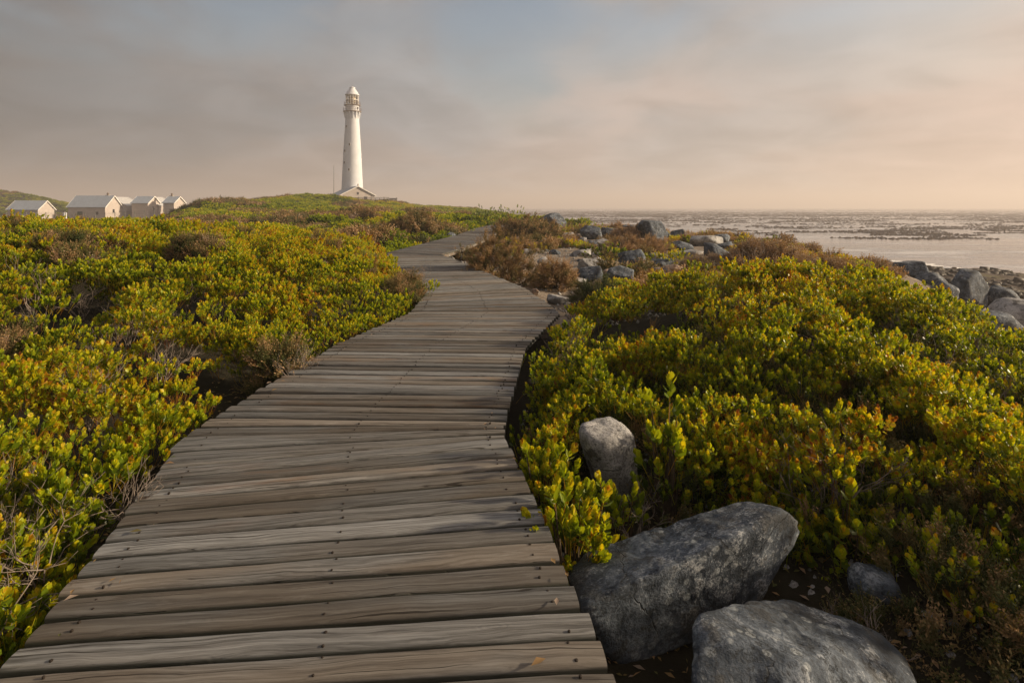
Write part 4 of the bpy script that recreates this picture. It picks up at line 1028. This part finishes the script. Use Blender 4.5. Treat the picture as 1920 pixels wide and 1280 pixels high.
def left_cover():
    n = 10500; cy = .9 + 13.5 * rs.rand(n) ** .80; cx = xl(cy) - .10 - rs.rand(n) * np.minimum(cy * .95 + 1.2, 11.5)
    k = in_view(cx, cy, .5); cx, cy = cx[k], cy[k]
    d = xl(cy) - cx
    r = rs.uniform(.05, .14, len(cx)) * (.9 + .03 * cy); cx = np.minimum(cx, xl(cy) - r * .8 + .02); pz = rs.rand(len(cx)) < .5; cx = np.where(pz & (d < .6), cx + .42 * np.exp(-((cy - 7.6) / .8) ** 2), cx)
    hn = fbm(cx * 2.2, cy * 2.2 + 50, 3)
    veg = .12 + .34 * hn + .16 * sst(0, .8, d) + rs.uniform(-.20, .10, len(cx))
    hole = (fbm(cx * 2.3 + 7, cy * 2.3 + 90, 3) > .475)
    heathy = fbm(cx * 1.5 + 33, cy * 1.5 + 12, 3) > np.where(cy < 2.7, .80, .665)
    leafy = hole & ~heathy
    pos, a, kk = lumps(cx[leafy], cy[leafy], r[leafy], veg[leafy], 15, up=1.0, maxang=66)
    t = tint_field(pos[:, 0], pos[:, 1], .52, .42, .20) + (rs.rand(leafy.sum()) - .5)[kk] * .16
    t += .10 * sst(4, 10, pos[:, 1])  # leaves tinted yellower towards the crest, standing in for the strong sun there
    sc = rs.uniform(.48, .98, len(pos)) * (1 + .04 * np.maximum(pos[:, 1] - 6, 0)); ok = (pos[:, 0] < xl(pos[:, 1]) - .03) | ((pos[:, 1] > 5.5) & (pos[:, 0] < xl(pos[:, 1]) + .08 + .48 * np.exp(-((pos[:, 1] - 7.6) / .75) ** 2)) & (pos[:, 2] > .015))
    pos, a, sc, t = pos[ok], a[ok], sc[ok], t[ok]
    nr = pos[:, 1] < 7.5
    sp = fbm(pos[:, 0] * .8 + 5, pos[:, 1] * .8 + 44, 2) > .58; n2_ = nr & sp; nr1 = nr & ~sp
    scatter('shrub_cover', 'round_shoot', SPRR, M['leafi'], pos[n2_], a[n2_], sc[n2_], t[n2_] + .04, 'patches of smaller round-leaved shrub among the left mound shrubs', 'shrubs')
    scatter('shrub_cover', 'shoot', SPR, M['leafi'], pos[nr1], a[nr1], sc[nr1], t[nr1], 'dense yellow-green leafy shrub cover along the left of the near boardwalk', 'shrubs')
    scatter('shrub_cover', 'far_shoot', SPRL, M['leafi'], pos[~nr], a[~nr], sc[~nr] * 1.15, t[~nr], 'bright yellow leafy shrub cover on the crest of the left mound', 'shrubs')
    hs = hole & heathy
    pos, a, kk = lumps(cx[hs], cy[hs], r[hs], veg[hs] - .05, 9, up=1.0)
    ok = pos[:, 0] < xl(pos[:, 1]) - .02
    scatter('heath_cover', 'heath', HEA, M['heathi'], pos[ok], a[ok], rs.uniform(.6, 1.1, ok.sum()), np.clip(.42 + .3 * rs.randn(ok.sum()) * .6, 0, 1), 'brownish heath patches growing among the left shrubs', 'shrubs')
    print('left', len(pos), nr.sum(), (~nr).sum())
left_cover()
def dry_twigs():
    n = 420; cy = 1.6 + 11 * rs.rand(n); cx = xl(cy) - .15 - rs.rand(n) * np.minimum(cy * .9 + .8, 10); k = in_view(cx, cy, .3) & (fbm(cx * 1.2 + 90, cy * 1.2, 3) > .5); cx, cy = cx[k], cy[k]
    a = np.array([0, 0, 1.0]) + rs.randn(len(cx), 3) * .35; a /= np.linalg.norm(a, axis=1)[:, None]
    scatter('dry_twigs', 'twig', TWG, M['twig'], np.stack([cx, cy, ground(cx, cy) + .18], -1), a, rs.uniform(.5, 1.05, len(cx)), np.zeros(len(cx)), 'thin dry twigs poking out of the left shrub mound', 'twigs')
    n = 260; cx = rs.uniform(.2, 5, n); cy = rs.uniform(2.0, 7.5, n); k = (cx > xr(cy) + .2) & in_view(cx, cy, .3) & clear_of_rocks(cx, cy, .1) & (fbm(cx * 1.2 + 9, cy * 1.2, 3) > .48); cx, cy = cx[k], cy[k]
    a = np.array([0, 0, 1.0]) + rs.randn(len(cx), 3) * .4; a /= np.linalg.norm(a, axis=1)[:, None]
    scatter('dry_twigs', 'twig', TWG, M['twig'], np.stack([cx, cy, ground(cx, cy) + .10], -1), a, rs.uniform(.5, 1.0, len(cx)), np.zeros(len(cx)), 'thin dry twigs poking out of the right shrub mound', 'twigs')

def right_cover():
    n = 6600; cx = rs.uniform(-.1, 7.2, n); cy = rs.uniform(1.3, 9.0, n)
    g = .64 * np.exp(-(((cx - 2.95) / 2.0) ** 2 + ((cy - 5.3) / 2.25) ** 2))
    k = in_view(cx, cy, .4) & (cx > xr(cy) + .14) & clear_of_rocks(cx, cy, .07) & ((g > .13) | (cy < 5.4 - .3 * np.maximum(cx - 2.5, 0))) & ~((cy < 2.0) & (cx < 1.3)) & ~((cx < .9) & (cy < 2.9) & (cy > 2.2) & (rs.rand(n) < .6))
    cx, cy = cx[k], cy[k]
    r = rs.uniform(.05, .13, len(cx)); d = cx - xr(cy)
    veg = .06 + .40 * fbm(cx * 2.0 + 5, cy * 2.0, 3) + .10 * sst(.1, .7, d) - .14 * sst(5.6, 7.6, cy) - .16 * sst(3.0, 4.6, cx) + rs.uniform(-.17, .09, len(cx))
    hole = fbm(cx * 2.3 + 70, cy * 2.3 + 9, 3) > np.where(cy < 3.0, .40, .475)
    pos, a, kk = lumps(cx[hole], cy[hole], r[hole], veg[hole], 18, up=.9, maxang=70)
    t = tint_field(pos[:, 0], pos[:, 1], .55, .40, .24) + (rs.rand(hole.sum()) - .5)[kk] * .16 + .05 * sst(3, 6, pos[:, 1])
    ok = (pos[:, 0] > xr(pos[:, 1]) + .03); pos, a, t = pos[ok], a[ok], t[ok]
    sc = rs.uniform(.48, 1.0, len(pos))
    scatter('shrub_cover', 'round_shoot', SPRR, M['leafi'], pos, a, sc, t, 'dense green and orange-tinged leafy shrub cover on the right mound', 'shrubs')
    n = 5200; cx = rs.uniform(-.1, 3.6, n); cy = 1.25 + 4.0 * rs.rand(n) ** 1.5; k = (cx > xr(cy) + .12) & clear_of_rocks(cx, cy, .06) & in_view(cx, cy, .4) & ~((cy < 1.7) & (cx < 1.25)); cx, cy = cx[k], cy[k]
    a = np.array([0, 0, 1.0]) + rs.randn(len(cx), 3) * .35; a /= np.linalg.norm(a, axis=1)[:, None]
    P_ = np.stack([cx, cy, ground(cx, cy) + rs.uniform(-.02, .17, len(cx))], -1); q = (rs.rand(len(cx)) < .25) | (fbm(cx * 2 + 8, cy * 2 + 77, 2) > .60)
    lf = np.repeat(np.nonzero(~q)[0], 4); PL = P_[lf] + rs.randn(len(lf), 3) * np.array([.05, .05, .035])
    scatter('shrub_cover', 'round_shoot', SPRR, M['leafi'], PL, a[lf], rs.uniform(.6, 1.0, len(lf)), np.clip(.36 + .14 * rs.randn(len(lf)), 0, 1), 'low dark green leafy growth between the near boulders and the right mound', 'shrubs')
    scatter('heath_cover', 'heath', HEA, M['heathi'], P_[q], a[q], rs.uniform(.4, .8, q.sum()), np.clip(.30 + .2 * rs.randn(q.sum()), 0, 1), 'dark green heath undergrowth below the right mound shrubs and around the near boulders', 'shrubs')
    print('right', len(pos))
right_cover()
dry_twigs()

def mid_cover():
    # behind the left mound up to the foot of the dune
    n = 9000; cy = 13 + 37 * rs.rand(n) ** .9; cx = xl(cy) - .35 - rs.rand(n) * np.minimum(cy * .95 + 1, 42) * .98
    k = in_view(cx, cy, 1); cx, cy = cx[k], cy[k]
    h = fbm(cx * .45 + 3, cy * .3, 3); heathy = fbm(cx * .3 + 20, cy * .22 + 8, 3) > .61
    lift = -.08 + .45 * sst(.40, .68, h); z = ground(cx, cy) + lift * sst(0, 1.2, xl(cy) - cx - .2)
    pos = np.stack([cx, cy, z], -1); a = np.array([0, 0, 1.0]) + rs.randn(len(cx), 3) * .22; a /= np.linalg.norm(a, axis=1)[:, None]
    sc = rs.uniform(.7, 1.35, len(cx)) * (.75 + cy / 70); t = tint_field(cx * .4, cy * .4, .45, .5, .15)
    q = ~heathy
    scatter('shrub_cover', 'bush_head', CLM, M['leafi'], pos[q], a[q], sc[q], t[q], 'green leafy shrub cover in the hollow behind the left mound', 'shrubs')
    scatter('heath_cover', 'heath_head', CLH, M['heathi'], pos[heathy], a[heathy], sc[heathy], np.clip(.45 + .16 * rs.randn(heathy.sum()), 0, 1), 'grey-brown heath patches in the hollow behind the left mound', 'shrubs')
    # dune ridge towards the lighthouse
    n = 26000; cy = 46 + 165 * rs.rand(n) ** 1.25; cx = -rs.rand(n) * (cy * .92 + 4) + np.minimum(np.interp(cy, XE_Y, XE_X) + 3, 6)
    k = in_view(cx, cy, 2) & (np.hypot(cx + 46.5, cy - 166) > 9); cx, cy = cx[k], cy[k]
    k = ~((cx > -140) & (cx < -80) & (cy > 138) & (cy < 166)); cx, cy = cx[k], cy[k]
    h = fbm(cx * .16 + 3, cy * .10, 3); heathy = fbm(cx * .12 + 20, cy * .07 + 8, 3) > .64
    pos = np.stack([cx, cy, ground(cx, cy) - .30 + .50 * sst(.42, .66, h)], -1); a = np.array([0, 0, 1.0]) + rs.randn(len(cx), 3) * .15; a /= np.linalg.norm(a, axis=1)[:, None]
    sc = rs.uniform(.55, 1.1, len(cx)); t = tint_field(cx * .12, cy * .08, .46, .5, .08); q = ~heathy
    scatter('shrub_cover', 'low_bush', CLF, M['leafi'], pos[q], a[q], sc[q], t[q], 'green shrub cover on the dune ridge below the lighthouse', 'shrubs')
    scatter('heath_cover', 'low_heath', CLHF, M['heathi'], pos[heathy], a[heathy], sc[heathy], np.clip(.45 + .14 * rs.randn(heathy.sum()), 0, 1), 'brownish heath patches on the dune ridge below the lighthouse', 'shrubs')
    # sparse low plants along the seaward terrace
    n = 2600; cy = 8.5 + 50 * rs.rand(n) ** .9; e = np.interp(cy, XE_Y, XE_X); cx = xr(cy) + .5 + rs.rand(n) * (e + 4 - xr(cy))
    px = 960 + F * cx / cy
    k = (fbm(cx * .55 + 2, cy * .30 + 5, 3) > np.where(px < 1130, .63, .55)) & (cx > xr(cy) + .5); cx, cy = cx[k], cy[k]
    pos = np.stack([cx, cy, ground(cx, cy) - .02], -1); a = np.array([0, 0, 1.0]) + rs.randn(len(cx), 3) * .2; a /= np.linalg.norm(a, axis=1)[:, None]
    sc = rs.uniform(.4, .95, len(cx)) * (.8 + cy / 50); t = np.clip(.66 + .14 * rs.randn(len(cx)), 0, 1); q = rs.rand(len(cx)) < .65
    scatter('shrub_cover', 'bush_head', CLM, M['leafi'], pos[q], a[q], sc[q], t[q], 'low orange-green succulent cover between the shore boulders', 'shrubs')
    scatter('heath_cover', 'heath_head', CLH, M['heathi'], pos[~q], a[~q], sc[~q], np.clip(.62 + .14 * rs.randn((~q).sum()), 0, 1), 'low brown heath cover between the shore boulders', 'shrubs')
mid_cover()

def shrub(name, label, cat, x, y, w, h, kind='leaf', n=60, tint=.45, ts=1.0, seed=1, z=None, up=.6, group=None, dp=.9, lo=0.0, hi_=True):
    """one shrub: foliage over a dome w wide and h tall, on woody stems"""
    r_ = np.random.RandomState(seed); z = g1(x, y) if z is None else z
    e = empty(name, (x, y, z)); tag(e, label, cat, group)
    d, a = dome_dirs(n, 96, up, .25, r_)
    rad = r_.uniform(.55, 1.02, n) * (1 + .22 * np.sin(3 * np.arctan2(d[:, 1], d[:, 0]) + seed))
    pos = d * np.stack([w / 2 * rad, w / 2 * dp * rad, h * .92 * rad], -1) + np.array([0, 0, .04 * h + lo])
    tm = {'leaf': SPR if hi_ else SPRL, 'heath': HEA if hi_ else HEAL}[kind]
    t = np.clip(tint + .10 * r_.randn(n), 0, 1)
    V, T, L, Ti = expand(tm, pos, a, r_.uniform(.8, 1.2, n) * ts, t, r_)
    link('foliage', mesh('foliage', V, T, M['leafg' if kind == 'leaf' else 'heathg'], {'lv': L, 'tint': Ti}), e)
    mb = MB(); rr = random.Random(seed)
    for i in range(0, n, max(1, n // 26)):
        p = Vector(pos[i]); b = Vector((rr.uniform(-.06, .06) * w, rr.uniform(-.06, .06) * w, -.06)); mb.tube([b, b.lerp(p, .5) + Vector((p.x * .12, p.y * .12, -.04 * h)), p], [.006 + .01 * h, .004 + .006 * h, .0015 + .002 * h], 4)
    mb.build('stems', M['stem'], e); return e
def shrub_px(name, label, cat, px, py, wpx, hpx, **kw):
    x, y, z = hit(px, py); s = y / F; dp = kw.get('dp', .9); yc = y + wpx * s * dp * .35
    return shrub(name, label, cat, x * yc / y, yc, wpx * s, hpx * s, **kw)

# single shrubs that can be told apart
B = 'leafy_shrub'
shrub(B, 'bright green upright leafy shrub between the boardwalk edge and the slab boulder', 'shrub', .225, 2.14, .33, .36, n=130, tint=.58, ts=.95, seed=3, z=-.36, up=1.3, dp=.85, lo=.10)
shrub(B, 'small bright green shrub beside the boardwalk left of the pale upright stone', 'shrub', .155, 2.55, .30, .34, n=100, tint=.56, ts=.9, seed=4, z=-.34, up=1.3, dp=.85, lo=.10)
shrub(B, 'tall green sprigs rising right of the pale upright stone', 'shrub', .70, 2.62, .20, .56, n=26, tint=.48, ts=1.25, seed=5, z=-.26, up=1.6)
shrub(B, 'low green sprigs growing in front of the pale upright stone', 'shrub', .43, 2.44, .26, .30, n=44, tint=.50, ts=.9, seed=15, z=-.36, up=1.4)
shrub(B, 'green leafy shrub behind the top corner of the slab boulder', 'shrub', 1.14, 2.52, .40, .36, n=95, tint=.58, ts=1.0, seed=6, z=-.34, up=1.1)
shrub(B, 'green large-leaved shrub right of the slab boulder', 'shrub', 1.36, 2.36, .40, .44, n=110, tint=.56, ts=1.05, seed=7, z=-.42, up=1.1)
shrub('heath_shrub', 'dark brown-green heath shrub in the bottom right corner', 'shrub', 1.56, 1.98, .80, .36, kind='heath', n=190, tint=.40, ts=.62, seed=8, z=-.46, up=.8)
shrub('heath_shrub', 'low brown-green heath tuft between the slab boulder and the dark corner shrub', 'shrub', 1.26, 1.94, .40, .20, kind='heath', n=60, tint=.36, ts=.55, seed=9, z=-.44, up=.8)
shrub('heath_shrub', 'dry grey-brown heath tuft behind the top edge of the slab boulder', 'shrub', .62, 2.62, .40, .18, kind='heath', n=30, tint=.35, ts=.65, seed=10, z=-.38, up=.9)
shrub('leafy_shrub', 'yellow-orange leafy shrub at the left edge of the near boardwalk', 'shrub', -1.74, 1.84, .40, .42, n=110, tint=.64, ts=.8, seed=11, z=-.34, up=1.2, dp=.8)
for (px, py, w, h, nm, lab, kw) in (
    (938, 538, 145, 92, 'heath_shrub', 'large pink-brown heath shrub on the right of the boardwalk bend', dict(kind='heath', n=300, tint=.56, ts=1.1, seed=21, dp=.8)),
    (1042, 545, 62, 48, 'heath_shrub', 'brown drooping heath tuft above the orange-tan stone', dict(kind='heath', n=110, tint=.62, ts=1.15, seed=22)),
    (872, 490, 40, 26, 'heath_shrub', 'small brown heath tuft at the notch in the boardwalk edge', dict(kind='heath', n=50, tint=.45, ts=.9, seed=40)),
    (905, 522, 60, 46, 'leafy_shrub', 'green leafy sprigs at the foot of the large pink-brown heath', dict(n=40, tint=.36, ts=1.3, seed=23, up=1.2)),
    (1118, 578, 84, 42, 'heath_shrub', 'dark green heath tuft left of the right shrub mound', dict(kind='heath', n=110, tint=.22, ts=1.0, seed=24)),
    (985, 452, 110, 36, 'heath_shrub', 'grey-brown twiggy heath shrub beside the far boardwalk', dict(kind='heath', n=240, tint=.50, ts=2.0, seed=25, hi_=False)),
    (955, 432, 96, 42, 'leafy_shrub', 'rounded green shrub with yellow top on the skyline right of the far boardwalk', dict(n=190, tint=.42, ts=2.8, seed=26, hi_=False)),
    (905, 426, 66, 34, 'leafy_shrub', 'dark green rounded shrub where the boardwalk disappears', dict(n=150, tint=.30, ts=3.0, seed=27, hi_=False)),
    (1025, 455, 80, 28, 'heath_shrub', 'yellowish low heath shrub below the long dark wedge boulder', dict(kind='heath', n=130, tint=.48, ts=1.7, seed=28, hi_=False)),
    (1092, 437, 84, 22, 'leafy_shrub', 'yellow-green low shrub at the top of the sand patch', dict(n=90, tint=.55, ts=2.4, seed=29, hi_=False)),
    (1140, 490, 92, 26, 'leafy_shrub', 'dark green low shrub on the sand left of the orange cover', dict(n=110, tint=.28, ts=1.5, seed=30)),
    (1205, 476, 110, 24, 'heath_shrub', 'orange-brown low shrub in front of the tallest block boulder', dict(kind='heath', n=150, tint=.70, ts=1.4, seed=31, dp=.5)),
    (1255, 498, 110, 24, 'leafy_shrub', 'yellow-green spreading shrub behind the stone cluster', dict(n=120, tint=.60, ts=1.3, seed=32, dp=.5)),
    (1178, 452, 60, 22, 'heath_shrub', 'reddish heath shrub left of the tallest block boulder', dict(kind='heath', n=90, tint=.72, ts=1.7, seed=33, hi_=False)),
    (1420, 512, 120, 46, 'heath_shrub', 'dry reddish-brown shrub rising behind the crest of the right mound', dict(kind='heath', n=220, tint=.72, ts=1.6, seed=34, dp=.6)),
    (1330, 514, 120, 22, 'heath_shrub', 'pale grey-mauve dry grass-like heath before the reddish-brown shrub', dict(kind='heath', n=170, tint=.97, ts=1.0, seed=35, dp=.5, up=1.6)),
    (1540, 518, 150, 22, 'heath_shrub', 'low brown heath strip behind the top of the right mound', dict(kind='heath', n=170, tint=.66, ts=1.3, seed=36, dp=.5)),
    (780, 447, 110, 40, 'heath_shrub', 'grey-brown heath shrub left of the far boardwalk', dict(kind='heath', n=220, tint=.50, ts=1.9, seed=37, hi_=False)),
    (848, 440, 70, 34, 'leafy_shrub', 'yellow-green leafy shrub above the round grey stone', dict(n=130, tint=.50, ts=2.4, seed=38, hi_=False)),
    (770, 466, 60, 16, 'leafy_shrub', 'small orange-yellow shrub at the boardwalk edge behind the left mound', dict(n=60, tint=.68, ts=1.5, seed=39)),
):
    shrub_px(nm, lab, 'shrub', px, py, w, h, **kw)
# bare twiggy bushes
def twig_bush(px, py, hpx, seed, label, n=9, lift=.22):
    x, y, z = hit(px, py, .3); h = hpx / F * y; V, T, L = twigs(seed, h * 1.25, n, 4, .003 + .004 * h)
    e = link('dry_twig_bush', mesh('dry_twig_bush', V, T, M['twig']), None, (x, y, z + lift)); tag(e, label, 'dry bush')
for i, a in enumerate([(165, 770, 110, 'bare grey twig bush at the left among low shrubs'), (560, 700, 70, 'bare twig bush nearest the boardwalk on the left mound'), (790, 535, 45, 'grey dry twigs low on the left mound beside the bend'), (350, 560, 60, 'grey dry twigs in the middle of the left mound'),
                       (60, 560, 80, 'pale dry twigs at the far left of the mound'), (300, 690, 70, 'brown dry twigs left of centre on the near mound'), (690, 500, 36, 'dry grass-like twigs near the right crest of the left mound'), (230, 940, 90, 'pale bare twigs in the dark gap near the left foreground')]):
    twig_bush(a[0], a[1], a[2], 50 + i, a[3])
for i, (px, py, h, lab) in enumerate([(1760, 660, 60, 'grey dry twigs at the right end of the right mound'), (1570, 880, 120, 'bare branching twigs in the middle of the right mound'), (1415, 500, 60, 'dark bare branches above the reddish-brown shrub'), (1190, 900, 90, 'thin bare twigs in front of the pale upright stone'), (1600, 1080, 110, 'curved bare twig by the small half-hidden stone')]):
    twig_bush(px, py, h, 80 + i, lab, 7, .05 if px in (1190, 1600) else .2)

def litter():
    """fallen leaves and bits of twig on the soil and a few on the deck"""
    n = 5200; y = 1.2 + 4.2 * rs.rand(n) ** 1.4; side = rs.rand(n) < .75; x = np.where(side, xr(y) + .04 + rs.rand(n) * 2.2, xl(y) - .03 - rs.rand(n) * .7); z = ground(x, y) + .006
    m = 46; yd = 1.4 + 5 * rs.rand(m); fd = np.where(rs.rand(m) < .5, rs.rand(m) * .12, .88 + rs.rand(m) * .12); xd = xl(yd) + (xr(yd) - xl(yd)) * fd
    x = np.concatenate([x, xd]); y = np.concatenate([y, yd]); z = np.concatenate([z, np.full(m, .0085)]); n += m
    L = rs.uniform(.006, .022, n); W = L * np.where(rs.rand(n) < .3, .12, rs.uniform(.35, .55, n)); a = rs.uniform(0, 6.28, n); h = rs.uniform(.1, .35, n) * L
    u = np.stack([np.cos(a), np.sin(a), np.zeros(n)], -1); v = np.stack([-np.sin(a), np.cos(a), np.zeros(n)], -1); p = np.stack([x, y, z], -1); up = np.array([0, 0, 1.0])
    V = np.stack([p - u * L[:, None], p + v * W[:, None] + up * h[:, None], p + u * L[:, None] + up * (h * .4)[:, None], p - v * W[:, None] + up * h[:, None]], 1)
    T = np.array([(0, 1, 2), (0, 2, 3)])[None] + (np.arange(n) * 4)[:, None, None]
    tag(link('leaf_litter', mesh('leaf_litter', V.reshape(-1, 3), T.reshape(-1, 3), M['heathg'], {'tint': np.repeat(np.clip(.66 + .2 * rs.randn(n), 0, 1), 4), 'lv': np.full(4 * n, .5)})), 'dry fallen leaves scattered on the soil beside the boardwalk', 'leaf litter', kind='stuff')
    n = 900; y = 1.2 + 3.0 * rs.rand(n); x = xr(y) + .03 + rs.rand(n) * 1.9
    k = clear_of_rocks(x, y, -.05); x, y = x[k], y[k]; n = len(x); sz = rs.uniform(.006, .022, n)
    flecks('pebbles', x, y, ground(x, y) - .002, sz, sz * rs.uniform(.6, .95, n), sz * rs.uniform(.5, .8, n), M['rockp'], 'small pebbles in the soil around the near boulders', 'pebbles')
litter()
